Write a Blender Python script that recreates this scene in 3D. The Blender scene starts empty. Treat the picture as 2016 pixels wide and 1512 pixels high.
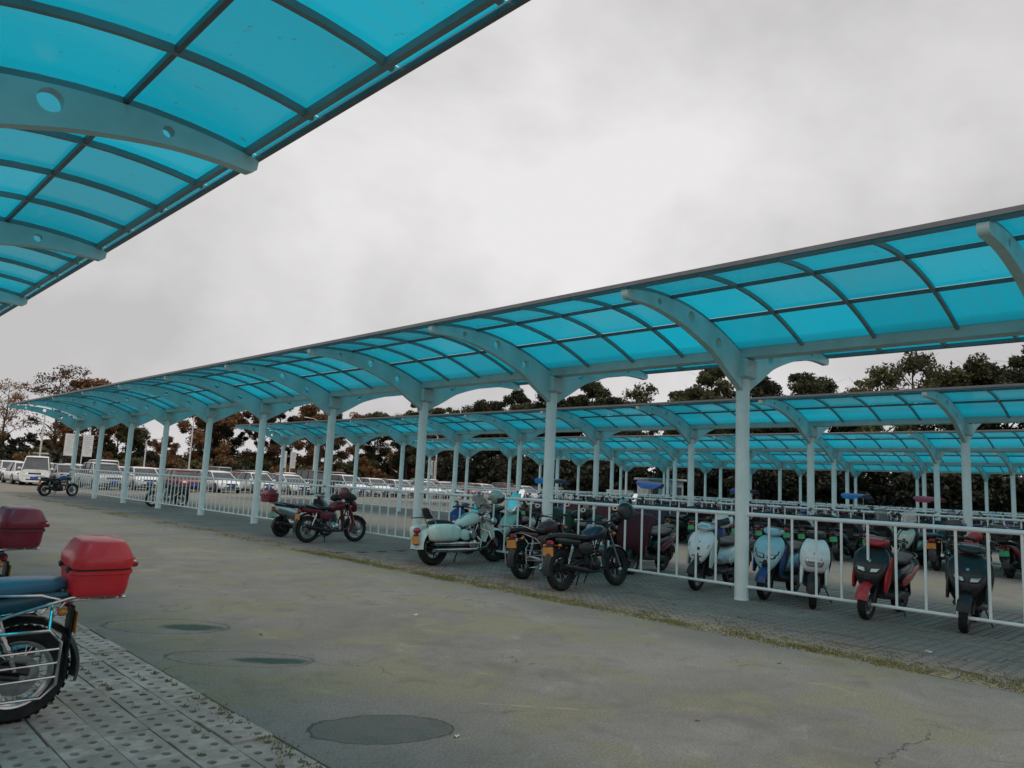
import bpy, bmesh, math, random
import numpy as np
from mathutils import Vector, Matrix

random.seed(7)
R = math.radians
scene = bpy.context.scene
COL = scene.collection

# ------------------------------------------------------------------ camera
# world: x = across the rows (away from the camera), y = along the rows, z = up
CAM_H = 1.528
YAW, PITCH, ROLL, FPX = R(43.95), R(7.623), R(2.772), 1477.2
cd = bpy.data.cameras.new('camera')
cam = bpy.data.objects.new('camera', cd)
COL.objects.link(cam)
fw = Vector((math.sin(YAW)*math.cos(PITCH), math.cos(YAW)*math.cos(PITCH), math.sin(PITCH)))
rt = Vector((math.cos(YAW), -math.sin(YAW), 0))
up = rt.cross(fw)
rt2 = rt*math.cos(ROLL)+up*math.sin(ROLL)
up2 = -rt*math.sin(ROLL)+up*math.cos(ROLL)
m = Matrix((rt2, up2, -fw)).transposed().to_4x4()
m.translation = (0, 0, CAM_H)
cam.matrix_world = m
cd.sensor_width = 36.0
cd.lens = FPX/2016*36
cd.clip_end = 4000
cd.clip_start = 0.05
scene.camera = cam

# ------------------------------------------------------------------ sky, sun, exposure
SUN_EL, SUN_AZ = R(62), R(196)
wd = bpy.data.worlds.new('World')
scene.world = wd
wd.use_nodes = True
nt = wd.node_tree
nt.nodes.clear()
wo = nt.nodes.new('ShaderNodeOutputWorld')
bg = nt.nodes.new('ShaderNodeBackground')
bg.inputs['Strength'].default_value = 0.1
sky = nt.nodes.new('ShaderNodeTexSky')
sky.sky_type = 'NISHITA'
sky.sun_disc = False
sky.sun_elevation = SUN_EL
sky.sun_rotation = SUN_AZ
sky.dust_density = 4.0
tc = nt.nodes.new('ShaderNodeTexCoord')
mp = nt.nodes.new('ShaderNodeMapping')
mp.inputs['Scale'].default_value = (1.0, 1.0, 1.4)
mp.inputs['Location'].default_value = (3.6347, 0.7281, 1.2496)
n1 = nt.nodes.new('ShaderNodeTexNoise')
n1.inputs['Scale'].default_value = 1.8
n1.inputs['Detail'].default_value = 7
n1.inputs['Roughness'].default_value = 0.54
n1.inputs['Distortion'].default_value = 0.15
cr = nt.nodes.new('ShaderNodeValToRGB')
els = cr.color_ramp.elements
els[0].position = 0.375; els[0].color = (5.6, 5.48, 5.52, 1)
els[1].position = 0.63; els[1].color = (8.45, 8.28, 8.32, 1)
mx = nt.nodes.new('ShaderNodeMix')
mx.data_type = 'RGBA'
mx.inputs[0].default_value = 0.975
nt.links.new(tc.outputs['Generated'], mp.inputs['Vector'])
nt.links.new(mp.outputs['Vector'], n1.inputs['Vector'])
nt.links.new(n1.outputs['Fac'], cr.inputs['Fac'])
nt.links.new(sky.outputs['Color'], mx.inputs[6])
nt.links.new(cr.outputs['Color'], mx.inputs[7])
nt.links.new(mx.outputs[2], bg.inputs['Color'])
nt.links.new(bg.outputs[0], wo.inputs['Surface'])

sl = bpy.data.lights.new('sun', 'SUN')
sl.energy = 1.5
sl.angle = R(25)
sl.color = (1.0, 0.97, 0.93)
so = bpy.data.objects.new('sun', sl)
COL.objects.link(so)
sd = Vector((math.sin(SUN_AZ)*math.cos(SUN_EL), math.cos(SUN_AZ)*math.cos(SUN_EL), math.sin(SUN_EL)))
so.rotation_euler = sd.to_track_quat('Z', 'Y').to_euler()
so.location = sd*60

vs = scene.view_settings
vs.view_transform = 'Standard'
vs.look = 'None'
vs.exposure = 0.0
vs.gamma = 1.0
vs.use_curve_mapping = False
scene.cycles.max_bounces = 8
scene.cycles.transparent_max_bounces = 16
scene.cycles.use_adaptive_sampling = True
try:
    scene.cycles.use_denoising = True
except Exception:
    pass


# ------------------------------------------------------------------ materials
def lin(r, g, b):
    f = lambda c: (c/255/12.92) if c/255 <= 0.04045 else ((c/255+0.055)/1.055)**2.4
    return (f(r), f(g), f(b))

MATS = {}

def mat(name, col, rough=0.5, metal=0.0, var=0.12, scale=14.0, bump=0.0, coat=0.0, spec=0.5,
        dirt=None, dirt_amt=0.0, rvar=0.0, em=None):
    if name in MATS:
        return MATS[name]
    M = bpy.data.materials.new(name)
    M.use_nodes = True
    t = M.node_tree
    b = t.nodes['Principled BSDF']
    b.inputs['Roughness'].default_value = rough
    b.inputs['Metallic'].default_value = metal
    b.inputs['Coat Weight'].default_value = coat
    b.inputs['Specular IOR Level'].default_value = spec
    co = t.nodes.new('ShaderNodeTexCoord')
    no = t.nodes.new('ShaderNodeTexNoise')
    no.inputs['Scale'].default_value = scale
    no.inputs['Detail'].default_value = 4
    t.links.new(co.outputs['Object'], no.inputs['Vector'])
    rp = t.nodes.new('ShaderNodeValToRGB')
    rp.color_ramp.elements[0].position = 0.3
    rp.color_ramp.elements[1].position = 0.7
    lo = [max(0, c*(1-var)) for c in col]
    hi = [min(1, c*(1+var)) for c in col]
    rp.color_ramp.elements[0].color = (*lo, 1)
    rp.color_ramp.elements[1].color = (*hi, 1)
    t.links.new(no.outputs['Fac'], rp.inputs['Fac'])
    last = rp.outputs['Color']
    if dirt:
        n2 = t.nodes.new('ShaderNodeTexNoise')
        n2.inputs['Scale'].default_value = scale*0.35
        n2.inputs['Detail'].default_value = 6
        n2.inputs['Roughness'].default_value = 0.65
        t.links.new(co.outputs['Object'], n2.inputs['Vector'])
        r2 = t.nodes.new('ShaderNodeMapRange')
        r2.inputs[1].default_value = 0.45
        r2.inputs[2].default_value = 0.75
        r2.inputs[4].default_value = dirt_amt
        t.links.new(n2.outputs['Fac'], r2.inputs[0])
        mm = t.nodes.new('ShaderNodeMix')
        mm.data_type = 'RGBA'
        mm.inputs[7].default_value = (*dirt, 1)
        t.links.new(r2.outputs[0], mm.inputs[0])
        t.links.new(last, mm.inputs[6])
        last = mm.outputs[2]
    t.links.new(last, b.inputs['Base Color'])
    if rvar:
        r3 = t.nodes.new('ShaderNodeMapRange')
        r3.inputs[3].default_value = max(0, rough-rvar)
        r3.inputs[4].default_value = min(1, rough+rvar)
        t.links.new(no.outputs['Fac'], r3.inputs[0])
        t.links.new(r3.outputs[0], b.inputs['Roughness'])
    if bump:
        bp = t.nodes.new('ShaderNodeBump')
        bp.inputs['Strength'].default_value = bump
        bp.inputs['Distance'].default_value = 0.01
        t.links.new(no.outputs['Fac'], bp.inputs['Height'])
        t.links.new(bp.outputs[0], b.inputs['Normal'])
    if em:
        b.inputs['Emission Color'].default_value = (*em, 1)
        b.inputs['Emission Strength'].default_value = 1
    MATS[name] = M
    return M

def paint(name, rgb, rough=0.34, coat=0.25, metal=0.0):
    return mat('paint_'+name, lin(*rgb), rough, metal, 0.08, 7, 0, coat, 0.4, (0.12, 0.105, 0.09), 0.36, 0.08)

white_paint = mat('white_enamel', (0.89, 0.88, 0.85), 0.42, 0, 0.05, 3, 0.0, 0.1, 0.5, (0.42, 0.36, 0.28), 0.28)
steel_mint = mat('mint_enamel', (0.44, 0.635, 0.63), 0.45, 0, 0.07, 3.5, 0.0, 0.1, 0.5, (0.27, 0.34, 0.32), 0.6)
post_paint_lit = mat('post_enamel_lit', (0.84, 0.885, 0.85), 0.42, 0, 0.04, 4, 0.0, 0.1, 0.5, (0.50, 0.42, 0.33), 0.3)  # colour lighter than the arms, standing in for brighter light on the posts
rib_paint = mat('rib_enamel', (0.20, 0.27, 0.28), 0.45, 0.1, 0.1, 3, 0, 0, 0.5, (0.12, 0.13, 0.12), 0.5)
dark_alu = mat('aluminium_trim', (0.16, 0.17, 0.18), 0.45, 0.6, 0.1, 8)
fixture_dark = mat('gutter_metal', (0.20, 0.21, 0.21), 0.5, 0.2, 0.1, 4)
black_plastic = mat('black_plastic', (0.018, 0.018, 0.019), 0.42, 0, 0.25, 25, 0.05, 0, 0.4, (0.09, 0.085, 0.08), 0.25)
rubber = mat('rubber', (0.016, 0.016, 0.016), 0.75, 0, 0.25, 40, 0.1, 0, 0.3, (0.07, 0.065, 0.06), 0.4)
seat_vinyl = mat('seat_vinyl', (0.02, 0.02, 0.021), 0.5, 0, 0.2, 30, 0.15, 0, 0.4, (0.07, 0.07, 0.07), 0.2)
chrome = mat('chrome', (0.56, 0.56, 0.56), 0.2, 1.0, 0.15, 20, 0, 0, 0.5, (0.16, 0.13, 0.10), 0.6, 0.1)
alloy = mat('cast_alloy', (0.30, 0.30, 0.30), 0.38, 0.9, 0.15, 30, 0.1, 0, 0.5, (0.06, 0.055, 0.05), 0.5)
dark_metal = mat('dark_metal', (0.035, 0.035, 0.036), 0.4, 0.6, 0.2, 25, 0.1, 0, 0.5, (0.08, 0.075, 0.07), 0.3)
lamp_glass = mat('lamp_lens', (0.55, 0.57, 0.58), 0.08, 0.3, 0.1, 60, 0, 0.6)
mirror_glass = mat('mirror_glass', (0.85, 0.87, 0.88), 0.03, 1.0, 0.02, 5)
red_lens = mat('red_lens', (0.30, 0.012, 0.02), 0.15, 0, 0.2, 60, 0, 0.5)
orange_lens = mat('amber_lens', (0.55, 0.17, 0.02), 0.2, 0, 0.2, 60, 0, 0.5)
plate_orange = mat('plate_orange', (0.55, 0.22, 0.04), 0.4, 0, 0.2, 30)
plate_white = mat('plate_white', (0.6, 0.62, 0.6), 0.4, 0, 0.2, 30)
plate_green = mat('plate_green', (0.05, 0.35, 0.15), 0.4, 0, 0.2, 30)
plate_blue = mat('plate_blue', (0.03, 0.08, 0.35), 0.35, 0, 0.15, 30)
car_glass = mat('car_glass', (0.05, 0.055, 0.058), 0.14, 0, 0.3, 2, 0, 0.0, 0.45)
smoke_glass = mat('screen_glass', (0.62, 0.66, 0.64), 0.12, 0, 0.1, 6, 0, 0.2, 0.5)
smoke_glass.node_tree.nodes['Principled BSDF'].inputs['Transmission Weight'].default_value = 0.85
bark = mat('bark', (0.06, 0.05, 0.04), 0.9, 0, 0.35, 6, 0.5)


def leaf_mat(name, c1, c2, trans=0.25):
    M = bpy.data.materials.new(name)
    M.use_nodes = True
    t = M.node_tree
    t.nodes.clear()
    o = t.nodes.new('ShaderNodeOutputMaterial')
    oi = t.nodes.new('ShaderNodeObjectInfo')
    co = t.nodes.new('ShaderNodeTexCoord')
    no = t.nodes.new('ShaderNodeTexNoise')
    no.inputs['Scale'].default_value = 0.9
    no.inputs['Detail'].default_value = 8
    no.inputs['Roughness'].default_value = 0.8
    t.links.new(co.outputs['Object'], no.inputs['Vector'])
    ad = t.nodes.new('ShaderNodeMath')
    ad.operation = 'MULTIPLY_ADD'
    ad.inputs[1].default_value = 0.5
    t.links.new(oi.outputs['Random'], ad.inputs[0])
    sb = t.nodes.new('ShaderNodeMath')
    sb.operation = 'SUBTRACT'
    sb.inputs[1].default_value = 0.25
    t.links.new(no.outputs['Fac'], sb.inputs[0])
    t.links.new(sb.outputs[0], ad.inputs[2])
    rp = t.nodes.new('ShaderNodeValToRGB')
    rp.color_ramp.elements[0].position = 0.3
    rp.color_ramp.elements[1].position = 0.72
    rp.color_ramp.elements[0].color = (*c1, 1)
    rp.color_ramp.elements[1].color = (*c2, 1)
    t.links.new(ad.outputs[0], rp.inputs['Fac'])
    d = t.nodes.new('ShaderNodeBsdfPrincipled')
    d.inputs['Roughness'].default_value = 0.6
    d.inputs['Specular IOR Level'].default_value = 0.3
    tr = t.nodes.new('ShaderNodeBsdfTranslucent')
    mi = t.nodes.new('ShaderNodeMixShader')
    mi.inputs[0].default_value = trans
    t.links.new(rp.outputs['Color'], d.inputs['Base Color'])
    t.links.new(rp.outputs['Color'], tr.inputs['Color'])
    t.links.new(d.outputs[0], mi.inputs[1])
    t.links.new(tr.outputs[0], mi.inputs[2])
    t.links.new(mi.outputs[0], o.inputs['Surface'])
    return M

leaf_dark = leaf_mat('leaf_evergreen', (0.020, 0.026, 0.012), (0.095, 0.098, 0.045))
leaf_olive = leaf_mat('leaf_olive', (0.045, 0.046, 0.018), (0.15, 0.14, 0.055))
leaf_brown = leaf_mat('leaf_autumn', (0.085, 0.045, 0.022), (0.26, 0.14, 0.06))
leaf_hedge = leaf_mat('leaf_hedge', (0.012, 0.014, 0.009), (0.045, 0.043, 0.024), 0.15)
grass_mat = leaf_mat('grass_blade', (0.12, 0.115, 0.035), (0.24, 0.22, 0.085))


def panel_material():
    M = bpy.data.materials.new('polycarbonate_sheet')
    M.use_nodes = True
    t = M.node_tree
    t.nodes.clear()
    o = t.nodes.new('ShaderNodeOutputMaterial')
    co = t.nodes.new('ShaderNodeTexCoord')
    oi = t.nodes.new('ShaderNodeObjectInfo')
    no = t.nodes.new('ShaderNodeTexNoise')
    no.inputs['Scale'].default_value = 1.3
    no.inputs['Detail'].default_value = 6
    no.inputs['Roughness'].default_value = 0.62
    va = t.nodes.new('ShaderNodeVectorMath')
    va.operation = 'ADD'
    t.links.new(co.outputs['Object'], va.inputs[0])
    t.links.new(oi.outputs['Location'], va.inputs[1])
    t.links.new(va.outputs[0], no.inputs['Vector'])
    rp = t.nodes.new('ShaderNodeValToRGB')
    rp.color_ramp.elements[0].position = 0.3
    rp.color_ramp.elements[1].position = 0.75
    rp.color_ramp.elements[0].color = (0.002, 0.255, 0.385, 1)
    rp.color_ramp.elements[1].color = (0.006, 0.535, 0.69, 1)
    # rain-washed dust streaks running down the sheet, and a different fade for each sheet
    mp2 = t.nodes.new('ShaderNodeMapping')
    mp2.inputs['Scale'].default_value = (0.7, 9.0, 1.0)
    t.links.new(va.outputs[0], mp2.inputs['Vector'])
    n2 = t.nodes.new('ShaderNodeTexNoise')
    n2.inputs['Scale'].default_value = 1.6
    n2.inputs['Detail'].default_value = 5
    n2.inputs['Roughness'].default_value = 0.7
    t.links.new(mp2.outputs[0], n2.inputs['Vector'])
    st = t.nodes.new('ShaderNodeMapRange')
    st.inputs[1].default_value = 0.48
    st.inputs[2].default_value = 0.78
    st.inputs[4].default_value = 0.42
    t.links.new(n2.outputs['Fac'], st.inputs[0])
    dm = t.nodes.new('ShaderNodeMix')
    dm.data_type = 'RGBA'
    dm.inputs[7].default_value = (0.05, 0.26, 0.30, 1)
    t.links.new(st.outputs[0], dm.inputs[0])
    t.links.new(rp.outputs['Color'], dm.inputs[6])
    fd = t.nodes.new('ShaderNodeMapRange')
    fd.inputs[3].default_value = 0.88
    fd.inputs[4].default_value = 1.26
    t.links.new(oi.outputs['Random'], fd.inputs[0])
    fm = t.nodes.new('ShaderNodeVectorMath')
    fm.operation = 'SCALE'
    t.links.new(dm.outputs[2], fm.inputs[0])
    t.links.new(fd.outputs[0], fm.inputs['Scale'])
    # specks of leaf litter lying on the sheet
    n3 = t.nodes.new('ShaderNodeTexNoise')
    n3.inputs['Scale'].default_value = 16.0
    n3.inputs['Detail'].default_value = 3
    t.links.new(va.outputs[0], n3.inputs['Vector'])
    s3 = t.nodes.new('ShaderNodeMapRange')
    s3.inputs[1].default_value = 0.68
    s3.inputs[2].default_value = 0.74
    s3.inputs[4].default_value = 0.6
    t.links.new(n3.outputs['Fac'], s3.inputs[0])
    lm = t.nodes.new('ShaderNodeMix')
    lm.data_type = 'RGBA'
    lm.inputs[7].default_value = (0.03, 0.12, 0.13, 1)
    t.links.new(s3.outputs[0], lm.inputs[0])
    t.links.new(fm.outputs[0], lm.inputs[6])
    fin = lm.outputs[2]
    tl = t.nodes.new('ShaderNodeBsdfTranslucent')
    tp = t.nodes.new('ShaderNodeBsdfTransparent')
    df = t.nodes.new('ShaderNodeBsdfDiffuse')
    gl = t.nodes.new('ShaderNodeBsdfGlossy')
    gl.inputs['Roughness'].default_value = 0.22
    gl.inputs['Color'].default_value = (0.85, 0.9, 0.9, 1)
    df.inputs['Color'].default_value = (0.05, 0.30, 0.36, 1)
    t.links.new(fin, tl.inputs['Color'])
    t.links.new(fin, tp.inputs['Color'])
    m1 = t.nodes.new('ShaderNodeMixShader')
    m1.inputs[0].default_value = 0.30
    t.links.new(tl.outputs[0], m1.inputs[1])
    t.links.new(tp.outputs[0], m1.inputs[2])
    m2 = t.nodes.new('ShaderNodeMixShader')
    m2.inputs[0].default_value = 0.10
    t.links.new(m1.outputs[0], m2.inputs[1])
    t.links.new(df.outputs[0], m2.inputs[2])
    lw = t.nodes.new('ShaderNodeLayerWeight')
    lw.inputs['Blend'].default_value = 0.5
    pw = t.nodes.new('ShaderNodeMath')
    pw.operation = 'POWER'
    pw.inputs[1].default_value = 3.2
    t.links.new(lw.outputs['Facing'], pw.inputs[0])
    fr = t.nodes.new('ShaderNodeMath')
    fr.operation = 'MULTIPLY_ADD'
    fr.inputs[1].default_value = 0.80
    fr.inputs[2].default_value = 0.06
    t.links.new(pw.outputs[0], fr.inputs[0])
    m3 = t.nodes.new('ShaderNodeMixShader')
    t.links.new(fr.outputs[0], m3.inputs[0])
    t.links.new(m2.outputs[0], m3.inputs[1])
    t.links.new(gl.outputs[0], m3.inputs[2])
    t.links.new(m3.outputs[0], o.inputs['Surface'])
    return M

sheet_mat = panel_material()


# ------------------------------------------------------------------ mesh helpers
class MB:
    def __init__(s):
        s.v = []
        s.f = []

    def quadgrid(s, rows, closed_u=False, closed_v=False, flip=False):
        """rows: list of rings of points"""
        b = len(s.v)
        nr, nc = len(rows), len(rows[0])
        for r in rows:
            s.v.extend(tuple(p) for p in r)
        for i in range(nr if closed_v else nr-1):
            for j in range(nc if closed_u else nc-1):
                a = b+i*nc+j
                c = b+i*nc+(j+1) % nc
                d = b+((i+1) % nr)*nc+(j+1) % nc
                e = b+((i+1) % nr)*nc+j
                s.f.append((a, e, d, c) if flip else (a, c, d, e))
        return b

    def box(s, c, d, rot=None):
        b = len(s.v)
        for z in (-1, 1):
            for x, y in ((-1, -1), (1, -1), (1, 1), (-1, 1)):
                p = Vector((x*d[0]/2, y*d[1]/2, z*d[2]/2))
                if rot is not None:
                    p = rot @ p
                s.v.append((p.x+c[0], p.y+c[1], p.z+c[2]))
        for q in ((3, 2, 1, 0), (4, 5, 6, 7), (0, 1, 5, 4), (1, 2, 6, 5), (2, 3, 7, 6), (3, 0, 4, 7)):
            s.f.append(tuple(b+k for k in q))
        return s

    def bbox(s, c, d, ch=0.01, rot=None):
        """box with chamfered vertical and horizontal edges (3 rings)"""
        hx, hy, hz = d[0]/2, d[1]/2, d[2]/2
        def ring(x, y, z, k):
            pts = [(-x+k, -y), (x-k, -y), (x, -y+k), (x, y-k), (x-k, y), (-x+k, y), (-x, y-k), (-x, -y+k)]
            out = []
            for a, bb in pts:
                p = Vector((a, bb, z))
                if rot is not None:
                    p = rot @ p
                out.append((p.x+c[0], p.y+c[1], p.z+c[2]))
            return out
        k = min(ch, hx*.9, hy*.9, hz*.9)
        rows = [ring(hx-k, hy-k, -hz, k*.5), ring(hx, hy, -hz+k, k), ring(hx, hy, hz-k, k), ring(hx-k, hy-k, hz, k*.5)]
        b = s.quadgrid(rows, closed_u=True)
        s.f.append(tuple(b+7-i for i in range(8)))
        s.f.append(tuple(b+24+i for i in range(8)))
        return s

    def tube(s, path, r, n=8, caps=True, closed=False):
        P = [Vector(p) for p in path]
        k = len(P)
        rs = r if isinstance(r, (list, tuple)) else [r]*k
        tang = []
        for i in range(k):
            if closed:
                t = P[(i+1) % k]-P[i-1]
            else:
                t = P[min(i+1, k-1)]-P[max(i-1, 0)]
            tang.append(t.normalized())
        u = tang[0].orthogonal().normalized()
        rows = []
        for i in range(k):
            t = tang[i]
            u = (u-t*u.dot(t))
            if u.length < 1e-6:
                u = t.orthogonal()
            u.normalize()
            w = t.cross(u)
            rows.append([P[i]+(u*math.cos(2*math.pi*j/n)+w*math.sin(2*math.pi*j/n))*rs[i] for j in range(n)])
        b = s.quadgrid(rows, closed_u=True, closed_v=closed)
        if caps and not closed:
            s.f.append(tuple(b+n-1-i for i in range(n)))
            s.f.append(tuple(b+(k-1)*n+i for i in range(n)))
        return s

    def lathe(s, prof, c=(0, 0, 0), axis='y', n=20, closed=False):
        rows = []
        for j in range(n):
            a = 2*math.pi*j/n
            ca, sa = math.cos(a), math.sin(a)
            row = []
            for r, h in prof:
                if axis == 'y':
                    row.append((c[0]+r*ca, c[1]+h, c[2]+r*sa))
                elif axis == 'x':
                    row.append((c[0]+h, c[1]+r*ca, c[2]+r*sa))
                else:
                    row.append((c[0]+r*ca, c[1]+r*sa, c[2]+h))
            rows.append(row)
        s.quadgrid(rows, closed_u=closed, closed_v=True, flip=(axis != 'y'))
        return s

    def loft(s, pts, n=14, e=2.6, y0=0.0, sub=3, dome=0.35):
        """spine in the x-z plane: (x, z, half width across, half thickness)"""
        P = [tuple(p) for p in pts]
        if sub > 1 and len(P) > 2:
            Q = []
            for i in range(len(P)-1):
                p0, p1, p2, p3 = P[max(i-1, 0)], P[i], P[i+1], P[min(i+2, len(P)-1)]
                for q in range(sub):
                    t = q/sub
                    Q.append(tuple(0.5*((2*b)+(-a+c)*t+(2*a-5*b+4*c-d)*t*t+(-a+3*b-3*c+d)*t**3)
                                   for a, b, c, d in zip(p0, p1, p2, p3)))
            Q.append(P[-1])
            P = Q
        rows = []
        k = len(P)
        for i in range(k):
            a, b = P[max(i-1, 0)], P[min(i+1, k-1)]
            tx, tz = b[0]-a[0], b[1]-a[1]
            L = math.hypot(tx, tz) or 1
            nx, nz = -tz/L, tx/L
            x, z, hw, ht = P[i][:4]
            hw = max(hw, 0.002)
            ht = max(ht, 0.002)
            row = []
            for j in range(n):
                an = 2*math.pi*j/n
                ca, sa = math.cos(an), math.sin(an)
                yy = hw*math.copysign(abs(ca)**(2/e), ca)
                tt = ht*math.copysign(abs(sa)**(2/e), sa)
                row.append((x+nx*tt, y0+yy, z+nz*tt))
            rows.append(row)
        b = s.quadgrid(rows, closed_u=True, flip=True)
        for end in (0, k-1):
            a2, b2 = P[max(end-1, 0)], P[min(end+1, k-1)]
            tx, tz = b2[0]-a2[0], b2[1]-a2[1]
            L = math.hypot(tx, tz) or 1
            sg = -1 if end == 0 else 1
            dd = dome*min(P[end][2], P[end][3])*sg
            s.v.append((P[end][0]+tx/L*dd, y0, P[end][1]+tz/L*dd))
            ci = len(s.v)-1
            for j in range(n):
                q = (b+end*n+j, b+end*n+(j+1) % n, ci)
                s.f.append(q if end == 0 else q[::-1])
        return s

    def ball(s, c, r, n=12, m_=8, flat=None):
        rx, ry, rz = r if isinstance(r, (tuple, list)) else (r, r, r)
        rows = []
        for i in range(m_+1):
            t = math.pi*i/m_
            rows.append([(c[0]+rx*math.sin(t)*math.cos(2*math.pi*j/n), c[1]+ry*math.sin(t)*math.sin(2*math.pi*j/n),
                          c[2]+rz*math.cos(t)) for j in range(n)])
        s.quadgrid(rows, closed_u=True, flip=True)
        return s

    def fender(s, c, r, a0, a1, hw, th=0.006, n=12, drop=0.03):
        rows_o, cols = [], 5
        for i in range(n+1):
            a = R(a0+(a1-a0)*i/n)
            row = []
            for k in range(cols):
                y = -hw+2*hw*k/(cols-1)
                rr = r-drop*(abs(y)/hw)**2.2
                row.append((c[0]+rr*math.cos(a), c[1]+y, c[2]+rr*math.sin(a)))
            for k in reversed(range(cols)):
                y = -hw+2*hw*k/(cols-1)
                rr = r-drop*(abs(y)/hw)**2.2-th
                row.append((c[0]+rr*math.cos(a), c[1]+y*0.97, c[2]+rr*math.sin(a)))
            rows_o.append(row)
        b = s.quadgrid(rows_o, closed_u=True)
        nn = cols*2
        s.f.append(tuple(b+i for i in range(nn)))
        s.f.append(tuple(b+n*nn+nn-1-i for i in range(nn)))
        return s

    def prism(s, poly, y0, y1):
        """polygon in x-z, extruded along y"""
        b = len(s.v)
        n = len(poly)
        for y in (y0, y1):
            s.v.extend((x, y, z) for x, z in poly)
        s.f.append(tuple(b+i for i in range(n)))
        s.f.append(tuple(b+2*n-1-i for i in range(n)))
        for i in range(n):
            j = (i+1) % n
            s.f.append((b+j, b+i, b+n+i, b+n+j))
        return s

    def mesh(s, name, material, smooth=True, angle=38):
        me = bpy.data.meshes.new(name)
        me.from_pydata([tuple(p) for p in s.v], [], s.f)
        if material is not None:
            me.materials.append(material)
        if smooth:
            me.shade_smooth()
            me.set_sharp_from_angle(angle=R(angle))
        me.update()
        return me


def fix_normals(me):
    bm = bmesh.new()
    bm.from_mesh(me)
    bmesh.ops.recalc_face_normals(bm, faces=bm.faces)
    bm.to_mesh(me)
    bm.free()
    return me


def link(name, me, parent=None, loc=(0, 0, 0), rz=0.0, kind=None):
    o = bpy.data.objects.new(name, me)
    COL.objects.link(o)
    if parent is not None:
        o.parent = parent
    o.location = loc
    if rz:
        o.rotation_euler = (0, 0, rz)
    if kind:
        o['kind'] = kind
    return o


def tag(o, label, cat, group=None):
    o['label'] = label
    o['category'] = cat
    if group:
        o['group'] = group
    return o


def empty(name, loc=(0, 0, 0), rz=0.0, lean=0.0):
    o = bpy.data.objects.new(name, None)
    o.empty_display_size = 0.2
    COL.objects.link(o)
    o.location = loc
    o.rotation_euler = (lean, 0, rz)
    return o


def shape2d(name, outer, holes, th, material, axis='xz'):
    """flat plate with round holes, built from a filled 2D curve; plate lies in the x-z plane"""
    cu = bpy.data.curves.new(name, 'CURVE')
    cu.dimensions = '2D'
    cu.fill_mode = 'BOTH'
    cu.extrude = th/2
    for lp in [outer]+holes:
        sp = cu.splines.new('POLY')
        sp.points.add(len(lp)-1)
        for p, q in zip(sp.points, lp):
            p.co = (q[0], q[1], 0, 1)
        sp.use_cyclic_u = True
    ob = bpy.data.objects.new(name, cu)
    COL.objects.link(ob)
    bpy.context.view_layer.update()
    me = bpy.data.meshes.new_from_object(ob.evaluated_get(bpy.context.evaluated_depsgraph_get()))
    bpy.data.objects.remove(ob)
    bpy.data.curves.remove(cu)
    for v in me.vertices:
        x, y, z = v.co
        v.co = (x, -z, y)
    me.materials.clear()
    me.materials.append(material)
    me.name = name
    me.update()
    return me


class Template:
    def __init__(s):
        s.nodes = []

    def add(s, name, mb, material=None, parent=-1, loc=(0, 0, 0), smooth=True, angle=38):
        me = mb if isinstance(mb, bpy.types.Mesh) else mb.mesh(name, material, smooth, angle)
        s.nodes.append((name, me, parent, loc))
        return len(s.nodes)-1

    def place(s, name, loc, rz, label, cat, group=None, lean=0.0):
        root = empty(name, loc, rz, lean)
        tag(root, label, cat, group)
        obs = []
        for nm, me, par, l in s.nodes:
            obs.append(link(nm, me, root if par < 0 else obs[par], l))
        return root

    def merged(s, name):
        V, F, MI, SM, mats = [], [], [], [], []
        offs = []
        for nm, me, par, l in s.nodes:
            off = Vector(l)
            q = par
            while q >= 0:
                off += Vector(s.nodes[q][3])
                q = s.nodes[q][2]
            b = len(V)
            V.extend(tuple(v.co+off) for v in me.vertices)
            mt = me.materials[0]
            if mt not in mats:
                mats.append(mt)
            k = mats.index(mt)
            for p in me.polygons:
                F.append(tuple(b+i for i in p.vertices))
                MI.append(k)
        me = bpy.data.meshes.new(name)
        me.from_pydata(V, [], F)
        for mt in mats:
            me.materials.append(mt)
        me.polygons.foreach_set('material_index', MI)
        me.shade_smooth()
        me.set_sharp_from_angle(angle=R(38))
        me.update()
        return me

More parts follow.
